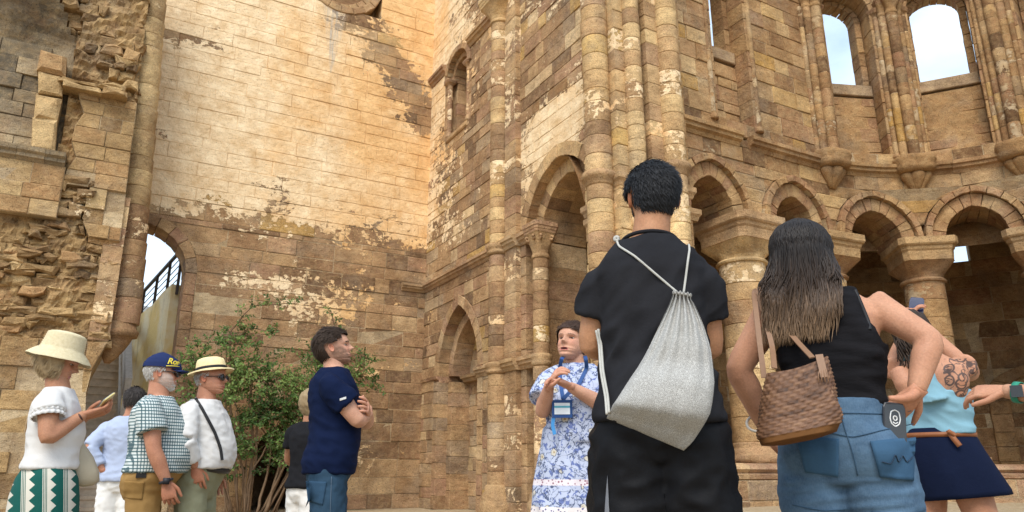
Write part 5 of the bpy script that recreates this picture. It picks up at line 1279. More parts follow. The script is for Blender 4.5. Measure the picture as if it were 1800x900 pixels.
m = MB(); m.tube([P.hm @ B_ @ V3(x, -.012+.1*x, -abs(x)**2*5+.001) for x in (-.05, -.025, 0, .025, .05)], .003, 5); m.build('cap_underline', plain('yellow_thread', (.78, .62, .06), .7), cap_, True, False)
P.tufts('hair', HR_GREY, lambda z, a: 1 if (a > 2.0 and .28 < z < .62) or (a > 1.3 and .5 < z < .62) else -1, lambda x, y, z: (x*.1, -.5, -1), 900, .022, .0022, .004, 5, .15)
P.tufts('beard', hair_mat('white_beard', (.5, .47, .42), (.85, .82, .77)), lambda z, a: 1 if (z < .17+.2*max(0, a-.5) and a < 1.35 and not (z > .14 and a < .28)) or (.235 < z < .27 and a < .3) else -1, lambda x, y, z: (0, .15, -1), 1500, .013, .0016, .0, 3, .3)
glasses(P, M_BLACKG)
m = MB(); c = Vector(wrR); m.tube([c+V3(math.cos(q)*.95, math.sin(q), .35*math.cos(q))*.037 for q in [2*math.pi*i/20 for i in range(21)]], .009, 6); m.box((c.x-.02, c.y-.05, c.z-.02), (c.x+.02, c.y-.035, c.z+.02)); m.build('wristwatch', plain('black_strap', (.02, .02, .025), .5), P.root, True, False)
# ---------------------------------------------------------------- man in straw hat and white shirt
P = Person('man in straw hat, sunglasses and white shirt with black shoulder strap, hand in pocket', 5.89, 7.14, 1.72, -22, SK_RED, org=(.005, 0), wide=1.06, deep=1.05, belly=.10, bz=1.1, bw=.18)
shR, elR, wrR = (-.10, -.185, 1.385), (-.105, -.27, 1.16), (-.02, -.205, 1.0); shL, elL, wrL = (.07, .2, 1.385), (.12, .26, 1.13), (.13, .16, .95)
P.arm((shR, elR, wrR), 1.05, dict(d=(.25, .12, -.95), nrm=(.1, 1, 0), side=1, curl=.3, size=1.05)); P.arm((shL, elL, wrL), 1.05, dict(d=(.1, -.1, -.9), nrm=(0, -1, 0), side=-1, curl=.4))
P.legs(thick=1.08); P.head((.02, -.01, 1.615), -26, 2, 0, .24, nr=.064, fat=.08, brow=(.3, .27, .24)); P.done()
ws = tee(P, M_WHITE, .985, .96, .03, .088, .076, ((shR, elR), (shL, elL)), 'shirt', .03, .0075, 9, sc=(11, 11, 17), extra=[sleeve(elR, wrR, .8, .074, .056, 0.), sleeve(elL, wrL, .8, .074, .056, 0.)])
rings = [[P.F(.088*(1+.12*t)*math.cos(q), .005+.08*math.sin(q), (1.45+.022*t-.03*math.sin(q))*P.k) for q in [2*math.pi*i/40 for i in range(40)]] for t in (0, 1, 1.5, .9)]
v, f = loft_rings(rings, True, False); mobj('collar', [tuple(p) for p in v], f, M_WHITE, ws, None, True)
trousers(P, 0, fabric('sage_trousers', (.235, .235, .15), var=.12).m, 1.02, fold=.009, ease=.01, rk=.09, ra=.08)
m = MB(); rr = [P.F(.19*P.k*math.cos(q), (.135 if math.sin(q) < 0 else .2)*math.sin(q)*P.k, 1.0-.035*math.sin(q)) for q in [2*math.pi*i/48 for i in range(49)]]; m.tube(rr, .019, 6); m.build('belt', plain('dark_belt', (.03, .025, .02), .5), P.root, True, False)
wt = bvh(ws); pts_ = []
for x, z in ((-.055, 1.44), (-.02, 1.39), (.03, 1.31), (.085, 1.22), (.13, 1.12), (.15, 1.04)):
    h = wt.ray_cast(V3(x, -1, z), V3(0, 1, 0)); pts_.append(V3(x, min(h[0].y if h[0] else -.1, -.1)-.012, z))
m = MB(); strap(m, [V3(-.07, -.06, 1.47)]+pts_, .02, .004, (0, -1, .2)); m.build('shoulder_strap', plain('black_webbing', (.015, .015, .016), .7), P.root, False, False)
ms = NB('panama_straw', .8, .25); O = ms.obj(); ms.color(ms.mix(ms.noise(50, 4, .6, O), (.66, .50, .24), (.85, .72, .42))); ms.bump(ms.noise(260, 2, .5, O), .4, .004)
prof = [(.15, -.012), (.152, -.002), (.13, .0), (.11, .008), (.1, .012), (.099, .03), (.097, .05), (.093, .075), (.086, .092), (.07, .1), (.04, .1), (.005, .096)]
ht = hat_lathe(P, 'straw_hat', ms.m, prof, (0, -.005, .055), 7, 56, .012, 5, pinch=.014)
hat_lathe(P, 'hat_band', plain('black_band', (.012, .012, .012), .7), [(.1005, .013), (.1015, .02), (.1005, .032)], (0, -.005, .055), 7, 48).parent = ht
P.tufts('hair', HR_GREY, lambda z, a: 1 if (a > 2.0 and .3 < z < .62) or (a > 1.3 and .5 < z < .62) else -1, lambda x, y, z: (x*.1, -.5, -1), 700, .018, .002, .003, 5, .12); glasses(P, M_BLACKG)
# ---------------------------------------------------------------- person in black tee and white jeans behind the navy man
P = Person('blond person in black T-shirt and white trousers standing by the rose shrub', 6.37, 13.63, 1.58, 40, SK_TAN, org=(.09, 0), wide=.92, deep=.95)
shL, elL, wrL = (-.04, .1, 1.28), (-.06, .2, 1.05), (.1, .3, .95); shR, elR, wrR = (.17, -.13, 1.28), (.12, -.2, 1.06), (.16, -.06, .9)
P.arm((shL, elL, wrL), .95, dict(d=(.5, .5, -.5), nrm=(0, 0, 1))); P.arm((shR, elR, wrR), .95, dict(d=(.3, .4, -.7), nrm=(0, 1, 0)))
P.legs(); P.head((.1, 0, 1.475), 40, -5, 0, .225); P.done(.011)
tee(P, fabric('black_jersey', (.014, .014, .016)).m, .83, .55, .02, .08, .078, ((shL, elL), (shR, elR)), 'shirt', .05, .009, 11, .011); trousers(P, 0, fabric('white_jeans', (.78, .76, .72), var=.05).m, .96, fold=.007)
P.hair_shell('hair', HR_BLOND, lambda z, a: .5 if (z > .1+.5*(a < 1.2)) else -.2, .022, .4)
# ---------------------------------------------------------------- man in navy T-shirt with folded arms
P = Person('dark-haired man in navy T-shirt and jeans with folded arms, looking up', 4.87, 15.34, 1.79, -4, SK_PALE, org=(.055, 0), wide=1.04, deep=1.1, belly=.045, bz=1.05, bw=.2)
shR, elR, wrR = (.03, -.205, 1.415), (.20, -.215, 1.19), (.275, .02, 1.235); shL, elL, wrL = (.07, .2, 1.415), (.27, .16, 1.2), (.265, -.10, 1.235)
P.arm((shR, elR, wrR), 1.1, dict(d=(.2, .9, .2), nrm=(-1, .2, 0), side=1, curl=.3)); P.arm((shL, elL, wrL), 1.1, dict(d=(-.1, -.88, .3), nrm=(-1, .15, -.1), side=-1, curl=.42, size=1.08))
P.legs(thick=1.08); P.head((.035, 0, 1.648), -4, 12, 0, .24, nr=.062, beard=(.12, .075, .05, .8), brow=(.03, .02, .015)); P.done()
M_NT = fabric('navy_jersey', (.005, .010, .034), var=.2).m
nt_ = tee(P, M_NT, .875, .62, .016, .09, .086, ((shR, elR), (shL, elL)), 'tshirt', .02, .010, 13, .008, sc=(7, 7, 15), rot=.6)
nb_ = bvh(nt_); decal('sleeve_label', nb_, [(.088, 1.292), (.125, 1.305), (.123, 1.318), (.086, 1.305)], M_WHITE, nt_, .003, 6)
mj = fabric('blue_denim', (.014, .036, .068), var=.35, c2=(.045, .09, .14)).m
jn = trousers(P, 0, mj, .93, fold=.010, ease=.006, rk=.085, ra=.075, seed=3); jb = bvh(jn)
decal('back_pocket', jb, [(-.055, .72), (.03, .70), (.045, .83), (-.075, .835)], fabric('denim_pocket', (.03, .065, .11)).m, jn, .005)
seam('side_seam', jb, [(.07, .86), (.075, .7), (.08, .5)], plain('seam_thread', (.10, .14, .19), .8), jn)
fh = lambda z, a: .6 if z > .74 or (a > .95 and z > .62) or (a > 1.95 and z > .22) or (1.2 < a and z > .56) else -.2
P.hair_shell('hair', HR_BRN, fh, .017, .4, 3, 9); P.tufts('hair_locks', HR_BRN, lambda z, a: fh(z, a), lambda x, y, z: (x*.5, -1 if z > .55 else -.5, .4 if y > .1 else -.6), 3600, .032, .0019, .013, 6, .2, .25)
# ---------------------------------------------------------------- guide in the floral dress
P = Person('woman guide in blue floral dress with lanyard and clasped hands, speaking', 4.07, 34.11, 1.61, -112, SK_PALE, org=(.02, 0), wide=.92, deep=1.05, bust=.05, belly=.05)
shL_, elL_, wrL_ = (-.125, -.03, 1.30), (-.165, -.11, 1.105), (-.125, -.265, 1.215)      # her right arm, on the left in view
shR_, elR_, wrR_ = (.165, .03, 1.30), (.165, -.13, 1.13), (-.01, -.26, 1.215)
P.arm((shL_, elL_, wrL_), 1.02, dict(d=(.35, -.45, .55), nrm=(.85, .1, -.3), side=-1, curl=.55, size=.98)); P.arm((shR_, elR_, wrR_), 1.02, dict(d=(-.85, -.25, .4), nrm=(-.2, -.1, -1), side=1, curl=.65, size=.98))
P.legs(); P.head((.0, -.015, 1.485), -116, 8, -4, .225, nr=.056, fem=1, mouth=.8, lips=(.46, .12, .11), fat=.12, brow=(.16, .09, .06)); P.done()
md = NB('blue_floral_cotton', .85, .2); O = md.obj(); X = md.sep(O); OW = md.mapv(O, (1, .6, 1))
nv = md.noise(22, 3, .55, OW, .8); vine = md.ramp(md.math('ABSOLUTE', md.math('SUBTRACT', nv, .5)), [(.012, 1.), (.03, 0.)])
nv2 = md.noise(34, 3, .5, md.mapv(O, (1, .6, 1), (0, 0, 0), (4, 2, 7)), 1.2); blob = md.ramp(nv2, [(.56, 0.), (.59, 1.)])
def vor(sc, loc): return md.n('ShaderNodeTexVoronoi', 0, None, Vector=md.mapv(O, (1, .6, 1), (0, 0, 0), loc), Scale=sc)
fl = vor(13, (1, 2, 3)); cdress = md.mix(blob, (.42, .46, .58), (.13, .17, .36)); cdress = md.mix(vine, cdress, (.07, .09, .16))
petal = md.math('ADD', fl, md.math('MULTIPLY', md.math('SUBTRACT', md.noise(60, 2, .5, O), .5), .35))
cdress = md.mix(md.ramp(petal, [(.24, 1.), (.27, 0.)]), cdress, (.10, .11, .15)); cdress = md.mix(md.ramp(petal, [(.19, 1.), (.22, 0.)]), cdress, (.54, .50, .42)); cdress = md.mix(md.ramp(petal, [(.05, 1.), (.08, 0.)]), cdress, (.35, .25, .12))
band = lambda z0, z1: md.math('MULTIPLY', md.math('GREATER_THAN', X[2], z0), md.math('LESS_THAN', X[2], z1))
dots = md.ramp(md.n('ShaderNodeTexVoronoi', 0, None, Vector=md.mapv(O, (1, .6, 1)), Scale=60), [(.25, 1.), (.35, 0.)])
cdress = md.mix(band(.735, .765), cdress, md.mix(dots, (.66, .60, .62), (.25, .10, .14))); cdress = md.mix(band(.60, .632), cdress, md.mix(dots, (.70, .64, .62), (.14, .14, .25)))
md.color(cdress); md.bump(md.noise(16, 4, .6, O), .35, .015)
extra = []; rings = []
for z, rx, ry in ((1.03, .165, .15), (.95, .185, .165), (.87, .195, .175), (.80, .205, .185), (.72, .22, .20), (.62, .235, .215), (.5, .25, .23), (.36, .262, .245)):
    rings.append([(rx*math.cos(t)*(1+.045*math.sin(t*11+z*3)*max(0, .9-z)*1.6), ry*math.sin(t)*(1+.045*math.sin(t*11+z*3)*max(0, .9-z)*1.6), z) for t in [2*math.pi*i/120 for i in range(120)]])
extra.append(loft_rings(rings))
dr = tee(P, md.m, .95, .68, .02, .085, .1, ((shL_, elL_), (shR_, elR_)), 'dress', .05, .008, 15, .008, extra=extra, sc=(11, 11, 5), rot=.1)
fgh = lambda z, a: .5 if (z > .70-.12*max(0, a-.2)) or (a > 1.15 and z > .36) or (a > 1.7 and z > .2) else -.2
HR_DK2 = hair_mat('dark_brown_hair', (.018, .010, .007), (.07, .036, .022)); P.hair_shell('hair', HR_DK2, fgh, .009, .2); P.tufts('hair_strands', HR_DK2, fgh, lambda x, y, z: (x*.3, -1, -.1), 1800, .032, .0013, .007, 8, .06, .2)
db = bvh(dr)
def drop(x, z, off=.006):
    h = db.ray_cast(V3(x, -1, z), V3(0, 1, 0)); return (h[0] if h[0] else V3(x, -.15, z))+V3(0, -off, 0)
LN = top_thing('lanyard_badge', 'blue lanyard with name badge hanging on the floral dress', 'badge', P, (0, 0, 0)); M_LB = plain('lanyard_blue', (.02, .07, .22), .6)
for x0, sg in ((-.075, 1), (.075, 1)):
    m = MB(); strap(m, [V3(x0*.75+.01, .0, 1.415), drop(x0*.85+.005, 1.375), drop(x0*.95, 1.33), drop(x0*.6-.02, 1.24), drop(-.055, 1.165, .012)], .02, .003, (0, -1, .15)); m.build('ribbon', M_LB, LN, False, False)
q = drop(-.06, 1.115, .02); m = MB(); m.box((q.x-.052, q.y-.006, 1.068), (q.x+.052, q.y+.004, 1.158)); o_ = m.build('badge_holder', M_LB, LN, False, False); o_.rotation_euler = (0, 0, 0)
m = MB(); m.box((q.x-.04, q.y-.009, 1.085), (q.x+.04, q.y-.0065, 1.143)); m.build('badge_card', plain('badge_paper', (.75, .8, .82), .5), LN, False, False)
m = MB(); m.box((q.x-.04, q.y-.0105, 1.118), (q.x+.04, q.y-.0092, 1.128)); m.build('badge_stripe', plain('badge_teal', (.1, .4, .5), .5), LN, False, False)
m = MB(); strap(m, [V3(q.x-.045, q.y, 1.07), V3(q.x-.05, q.y-.002, 1.03), V3(q.x-.04, q.y-.004, .985)], .018, .003, (0, -1, 0)); m.build('ribbon_tail', plain('light_blue_ribbon', (.05, .25, .55), .6), LN, False, False)
# ---------------------------------------------------------------- man in black with the drawstring bag
P = Person('man in black T-shirt and black shorts carrying a drawstring bag on his back', 2.41, 41.19, 1.82, 94, (.42, .215, .115), org=(-.033, 0), wide=.89, deep=.95)
shL, elL, wrL = (-.192, .0, 1.425), (-.238, .03, 1.205), (-.06, .21, 1.20); shR, elR, wrR = (.122, .0, 1.415), (.142, .07, 1.19), (-.04, .22, 1.225)
P.arm((shL, elL, wrL), .98, dict(d=(.9, .2, .1), nrm=(0, -1, 0), curl=.3)); P.arm((shR, elR, wrR), .98)
P.hands += hand((-.125, .13, 1.20), (-.72, -.6, .25), (.45, -.8, -.2), 1, .75, 1.05)
P.legs(thick=1.05); P.head((-.012, .005, 1.69), 102, -4, 0, .222, nr=.062, neck=P.F(0, -.01, 1.44*P.k)); P.done(.0075)
mt_ = NB('black_cotton', .9, .06); O = mt_.obj(); mt_.color(mt_.mix(mt_.noise(5, 5, .6, O), (.011, .011, .013), (.026, .026, .029))); mt_.bump(mt_.math('ADD', mt_.noise(16, 5, .6, O), mt_.math('MULTIPLY', mt_.noise(320, 2, .5, O), .2)), .35, .012)
bt = tee(P, mt_.m, .95, .60, .018, .082, .072, ((shL, elL), (shR, elR)), 'tshirt', .11, .012, 17, .0075, sc=(6, 6, 15), rot=-.8, fn=lambda x, y, z: .35+1.1*sstep(.2, .0, abs(z-1.12))+.5*(y < 0))
m = MB(); m.tube([P.F(.092*math.cos(q_), -.004+.078*math.sin(q_), 1.478*P.k-.018*math.sin(q_)) for q_ in [2*math.pi*i/40 for i in range(41)]], .0065, 8); m.build('collar', mt_.m, bt, True, False)
sp = trousers(P, 0, fabric('black_nylon', (.008, .008, .009), var=.3, rough=.55).m, 1.0, .02, .125, .11, 'shorts', .012, .95, 4, .009, hip=1.09); sb_ = bvh(sp)
decal('grey_panel', sb_, [(-.215, .56), (-.185, .56), (-.19, .79), (-.195, .755)], fabric('grey_nylon', (.16, .165, .18)).m, sp, .004)
HR_SP = hair_mat('dark_greying_hair', (.004, .004, .005), (.030, .031, .034), .55)
f8 = lambda z, a: .5 if (z > .70 and a < .9) or (a > 2.0 and z > .2+.1*(a < 2.3)) or (.9 <= a <= 2.0 and z > .58) else -.2
P.hair_shell('hair', HR_SP, f8, .013, .35, 5, 10); P.tufts('hair_tufts', HR_SP, lambda z, a: f8(z, a), lambda x, y, z: (.35+x*.4, -.5 if z > .8 else -.2, -.9 if z < .9 else -.2), 9000, .020, .0013, .013, 9, .3, .35)
P.tufts('beard', HR_DARK, lambda z, a: 1 if (z < .22 and a < 1.35) or (z < .42 and 1.1 < a < 1.4) else -1, lambda x, y, z: (0, .1, -1), 500, .012, .0028, .0, 3, .4)
bb = bvh(bt)
def back(x, z, off=.01):
    h = bb.ray_cast(V3(x, -1, z), V3(0, 1, 0)); return (h[0] if h[0] else V3(x, -.13, z))+V3(0, -off, 0)
DB = top_thing('drawstring_bag', 'grey speckled drawstring bag hanging on the back of the man in black', 'bag', P, (0, 0, 0))
Lp = [(.032, 1.335), (.03, 1.318), (.018, 1.29), (-.012, 1.23), (-.05, 1.155), (-.10, 1.075), (-.15, 1.0), (-.178, .966), (-.184, .955)]
Rp = [(.09, 1.322), (.088, 1.305), (.098, 1.285), (.118, 1.22), (.133, 1.14), (.134, 1.05), (.115, .96), (.066, .888), (.036, .860)]
Tk = [.022, .016, .024, .046, .062, .07, .062, .034, .006]; rings = []; NBg = 96
Lq, _ = smooth_path([(a, 0, b) for a, b in Lp], [0]*9, 3); Rq, _ = smooth_path([(a, 0, b) for a, b in Rp], [0]*9, 3)
for i in range(len(Lq)):
    t = i/3; j = min(7, int(t)); tk = Tk[j]+(Tk[j+1]-Tk[j])*(t-j); c = (Lq[i]+Rq[i])/2; hx = (Rq[i]-Lq[i])/2; by = back(c.x, c.z, 0).y-.004; ring = []
    fa = .30 if t < 1.6 else .30*max(0, 1-(t-1.6)/4.2)**1.2
    for k in range(NBg):
        q = 2*math.pi*k/NBg; sn = math.sin(q); w2 = 1+fa*.5*math.sin(q*15+.5*math.sin(q*4))*abs(sn)
        y = by-tk*.55-tk*.95*abs(sn)**.8*math.copysign(1, sn)*w2-.010*fa*3*math.sin(q*15+.5*math.sin(q*4))*(sn > 0)
        y += .006*mnoise.noise((math.cos(q)*3, i*.25, 5))*(t > 3)
        ring.append(c+hx*math.cos(q)+V3(0, min(y, by), 0))
    rings.append(ring)
v, f = loft_rings(rings)
mbg = NB('grey_speckled_canvas', .85, .25); O = mbg.obj(); ve = mbg.n('ShaderNodeTexVoronoi', 0, {'feature': 'DISTANCE_TO_EDGE'}, Vector=O, Scale=330.)
cb_ = mbg.mix(mbg.ramp(ve, [(.06, 1.), (.16, 0.)]), (.20, .195, .18), (.46, .45, .42)); mbg.color(cb_); mbg.bump(mbg.noise(60, 4, .6, O), .25, .006)
mobj('bag_body', [tuple(p) for p in v], f, mbg.m, DB, None, True)
M_CORD = plain('pale_cord', (.42, .41, .37), .8)
def over(x, y=-.03): h = bb.ray_cast(V3(x, y, 2.2), V3(0, 0, -1)); return (h[0] if h[0] else V3(x, y, 1.45))+V3(0, 0, .005)
for xa, xb in ((.058, -.135), (.064, .095)):
    tz = over(xb, -.06).z; pts = [V3(xa, 0, 1.322)]+[V3(xa+(xb-xa)*t, 0, 1.322+(tz-.02-1.322)*t) for t in (.35, .7, .95)]
    P_, _ = smooth_path([back(p.x, p.z, .007) for p in pts]+[over(xb, -.06), over(xb, -.0), over(xb, .05)], [0]*7, 6); m = MB(); m.tube(P_, .0037, 8); m.build('cord', M_CORD, DB, True, False)
m = MB(); P_, _ = smooth_path([(-.18, back(-.17, .97).y-.02, .965), (-.186, back(-.18, 1.02).y-.004, 1.02), (-.2, back(-.19, 1.1).y, 1.1), (-.207, back(-.2, 1.19).y, 1.19), (-.215, -.05, 1.24)], [0]*5, 5); m.tube(P_, .004, 8); m.tube([p+V3(.007, 0, .004) for p in P_], .004, 8); m.build('cord', M_CORD, DB, True, False)
m = MB(); c0 = V3(.06, back(.06, 1.31).y-.02, 1.322)
m.tube([c0+V3(math.cos(q)*.025, .008+math.sin(q)*.014, -.006*math.cos(q)) for q in [2*math.pi*i/28 for i in range(29)]], .0042, 8); m.build('gathered_cord', mbg.m, DB, True, False)
m = MB(); m.tube([over(-.137, -.05)+V3(0, 0, .006)+V3(.006*math.cos(q), -.002, .006*math.sin(q)) for q in [2*math.pi*i/14 for i in range(15)]], .006, 6); m.build('knot', M_CORD, DB, True, False)
# ---------------------------------------------------------------- woman with long hair, black tank top and denim shorts
P = Person('long-haired woman in black tank top and denim shorts with hands on hips', 2.72, 51.6, 1.66, 82, (.47, .245, .15), org=(.06, 0), wide=1.02, deep=1.04, hip=1.14, bust=.02, waist=.93)
shL, elL, wrL = (-.112, -.01, 1.37), (-.243, -.015, 1.15), (-.185, .09, .97); shR, elR, wrR = (.207, .0, 1.365), (.352, -.05, 1.205), (.292, -.085, 1.05)
P.arm((shL, elL, wrL), 1.1, dict(d=(.3, .8, -.5), nrm=(.9, -.2, 0), curl=.3)); P.arm((shR, elR, wrR), 1., dict(d=(-.62, .35, -.55), nrm=(-.5, .75, .2), side=1, curl=.2, size=1.02, thumb=0.))
P.hands.append(stub([(.292, -.09, 1.045), (.268, -.115, 1.025), (.238, -.13, 1.018), (.205, -.142, 1.02)], [.02, .016, .0115, .007], 10, 4))
P.legs(thick=1.16); P.head((.005, .0, 1.535), 74, -6, 0, .215, fem=1, neck=P.F(-.0, 0, 1.43*P.k)); P.done(.0075)
mtk = NB('black_slub_jersey', .9, .06); O = mtk.obj(); mtk.color(mtk.mix(mtk.noise(8, 5, .6, mtk.mapv(O, (1, 1, 5))), (.005, .005, .006), (.018, .017, .019))); mtk.bump(mtk.noise(14, 5, .6, mtk.mapv(O, (1, 1, 3))), .4, .012)
# tank top: torso cut at the armholes, two wide straps
kw = {**P.kw, 'ease': .013, 'z0': 1.0, 'z1': 1.20}
parts = [torso(P.F, P.H, **kw)]; rings = []
for z, w_, fr, bk_ in ((1.15, .165, .12, .112), (1.21, .158, .125, .122), (1.26, .143, .122, .126), (1.30, .128, .115, .127), (1.34, .116, .102, .12), (1.375, .106, .082, .104), (1.40, .1, .055, .082)):
    rings.append([P.F(w_*c_*m_, (fr if s_ > 0 else bk_)*s_*m_+.0, z) for c_, s_, m_ in [(math.cos(t), math.sin(t), (abs(math.cos(t))**4.5+abs(math.sin(t))**4.5)**(-1/4.5)) for t in [2*math.pi*i/48 for i in range(48)]]])
parts.append(loft_rings(rings))
tk_ = cloth_obj('tank_top', remesh(parts, .0075, 5), mtk.m, P.root, dict(amp=.007, seed=21, sc=(6, 6, 18), rot=.2))
tkb = bvh(tk_); bdb = bvh(P.body)
def bk9(x, z, off=.006, tr=None):
    ys = [h[0].y for h in (t_.ray_cast(V3(x, -1, z), V3(0, 1, 0)) for t_ in (tkb, bdb)) if h[0]]; return V3(x, (min(ys) if ys else -.1)-off, z)
m = MB(); strap(m, [bk9(.155, 1.385, .003), bk9(.163, 1.35, .003), bk9(.172, 1.31, .003), bk9(.18, 1.27, .003), bk9(.18, 1.24, .003)], .012, .003, (0, -1, 0)); m.build('bra_strap', plain('black_elastic', (.012, .012, .013), .6), P.root, True, False)
mdn = NB('light_denim', .9, .2); O = mdn.obj(); nd = mdn.noise(9, 6, .65, mdn.mapv(O, (1, 1, 1.6)))
dcol = mdn.mix(mdn.ramp(nd, [(.3, 0.), (.7, 1.)]), (.014, .043, .088), (.07, .14, .225)); dcol = mdn.mix(mdn.math('MULTIPLY', mdn.noise(300, 2, .6, mdn.mapv(O, (1, 1, .3))), .35), dcol, (.22, .31, .40)); mdn.color(dcol); mdn.bump(mdn.math('ADD', mdn.noise(18, 5, .6, O), mdn.math('MULTIPLY', mdn.noise(260, 2, .5, O), .2)), .35, .01)
shp = [torso(P.F, P.H, **{**P.kw, 'ease': .012, 'z0': 0, 'z1': 1.03, 'hip': 1.13, 'deep': 1.14})]
for sg, (hp, K, A_) in zip((1, -1), P.legp):
    e = hp.lerp(K, .52); shp.append(stub([hp+V3(0, 0, .05), hp+P.F.r*sg*.005, hp.lerp(e, .5)+P.F.r*sg*.008, e+P.F.r*sg*.008], [.11, .122, .122, .116], 24, 5))
    shp.append(stub([P.F(sg*.085, -.055, .93), P.F(sg*.085, -.062, .86), P.F(sg*.085, -.05, .8)], [.075, .098, .08], 18, 4))
so = cloth_obj('denim_shorts', remesh(shp, .008, 5), mdn.m, P.root, dict(amp=.006, seed=23, sc=(4, 4, 26), rot=-.1, fn=lambda x, y, z: .25+.9*(z < .78))); sob = bvh(so)
M_ST = plain('denim_thread', (.03, .07, .12), .8); M_PK = fabric('denim_patch', (.04, .09, .155), var=.45).m
pk1 = decal('back_pocket', sob, [(.15, .785), (.245, .775), (.272, .905), (.135, .89)], M_PK, so, .016); decal('back_pocket', sob, [(-.06, .80), (.035, .785), (.05, .9), (-.075, .91)], M_PK, so, .005)
seam('yoke_seam', sob, [(-.1, .945), (0, .925), (.09, .905), (.18, .925), (.27, .945)], M_ST, so, .0014); seam('centre_seam', sob, [(.062, 1.0), (.07, .93), (.083, .86), (.09, .79)], M_ST, so, .0018); seam('waist_seam', sob, [(-.1, .99), (.05, .98), (.2, .975), (.27, .985)], M_ST, so, .0014)
seam('hem_seam', sob, [(-.11, .70), (-.02, .685), (.06, .69)], M_ST, so, .0014); seam('hem_seam', sob, [(.115, .685), (.2, .68), (.27, .69)], M_ST, so, .0014)
pkb = bvh(pk1); seam('pocket_stitch', pkb, [(.16, .83), (.185, .825), (.2, .85), (.208, .83), (.222, .848), (.232, .83), (.252, .845)], plain('dark_thread', (.02, .04, .07), .8), pk1, .0017)
PH2 = top_thing('smartphone', 'phone in dark case with pale shield emblem, sticking out of a denim back pocket', 'phone', P, (.213, sob.ray_cast(V3(.213, -1, .93), V3(0, 1, 0))[0].y-.009, .935), (R(90), R(6), R(26)))
phone_mesh(PH2, .072, .148, .009, (.03, .03, .03), 0.)
em = MB(); ov = [(.0, .026), (.012, .02), (.016, .0), (.012, -.016), (0, -.024), (-.012, -.016), (-.016, 0), (-.012, .02), (0, .026)]
em.tube([V3(p.x, p.z+.025, .0058) for p in smooth_path([(a, 0, b) for a, b in ov], [0]*9, 5)[0]], .002, 6); em.tube([V3(.006*math.cos(q), .026+.007*math.sin(q), .0058) for q in [2*math.pi*i/12 for i in range(13)]], .002, 5); em.tube([V3(-.008, .014, .0058), V3(0, .009, .0058), V3(.008, .014, .0058)], .002, 5)
em.build('shield_emblem', plain('emblem_white', (.72, .72, .7), .6), PH2, True, False)
# long hair: locks from the crown down the back
HRL = NB('long_brown_hair', .5, .25); t_ = HRL.attr('tone'); O = HRL.obj(); zz_ = HRL.sep(O)[2]
gr = HRL.ramp(HRL.math('MULTIPLY', HRL.math('SUBTRACT', 1.66, zz_), 2.3), [(.3, (.014, .010, .008)), (.6, (.042, .026, .017)), (.85, (.12, .074, .042)), (1., (.22, .14, .08))])
HRL.color(HRL.mix(1., gr, HRL.ramp(t_, [(0., .55), (.5, .95), (.85, 1.3), (1., 1.7)]), 'MULTIPLY'))
P.hair_shell('hair_base', HRL.m, lambda z, a: .5 if (z > .72 and a < 1.) or a > 1.35 or (a >= 1. and z > .45) else -.2, .009, .15)
rgh = random.Random(12); hl = MB(); hh = P.hh
for k in range(1700):
    a = rgh.uniform(-2.75, 2.75); a = math.pi+a*.62     # round the back and sides
    z0 = rgh.uniform(.88, 1.0); pts = []
    aa = rgh.choice((-1, 1))
    for q in range(5):
        z = z0-(z0-.44)*q/4; x, y, zz = head_point(min(1, max(.02, z)), a+.10*math.sin(q+k)); n_ = V3(x, y+.05, (zz-.5)*.6).normalized(); lift_ = rgh.uniform(.010, .022)+.012*q/4
        pts.append(P.hm @ ((V3(x, y, zz-.45)*hh)+n_*lift_))
    ex = pts[-1]; zb = 1.2+.22*rgh.random()**1.3 if abs(a-math.pi) < 1.2 else rgh.uniform(1.27, 1.42); tx = ex.x*.98-.012+rgh.uniform(-.03, .035); ty = min(ex.y+.012, -.1)-rgh.uniform(0, .02)
    ph = rgh.uniform(0, 6)
    for q in range(1, 7):
        t = q/6; z = ex.z+(zb-ex.z)*t; w3 = .009*math.sin(ph+t*7)*t+.012*math.sin(ph*.37+t*3)*t
        yb = bk9(tx, min(z, 1.38), .012).y if z < 1.39 else 9
        pts.append(V3(ex.x+(tx-ex.x)*t+w3, min(ex.y+(ty-ex.y)*min(1, t*1.3), yb-rgh.uniform(0, .012)), z))
    Pp, rr_ = smooth_path(pts, [.0018, .0026, .003, .0034, .0036, .0036, .0036, .0034, .003, .0022, .0004][:len(pts)], 3); hl.tube(Pp, [r_*rgh.uniform(.75, 1.25) for r_ in rr_], 5, min(1, max(0, rgh.gauss(.45, .25))))
hl.build('hair_locks', HRL.m, P.root, True, False)
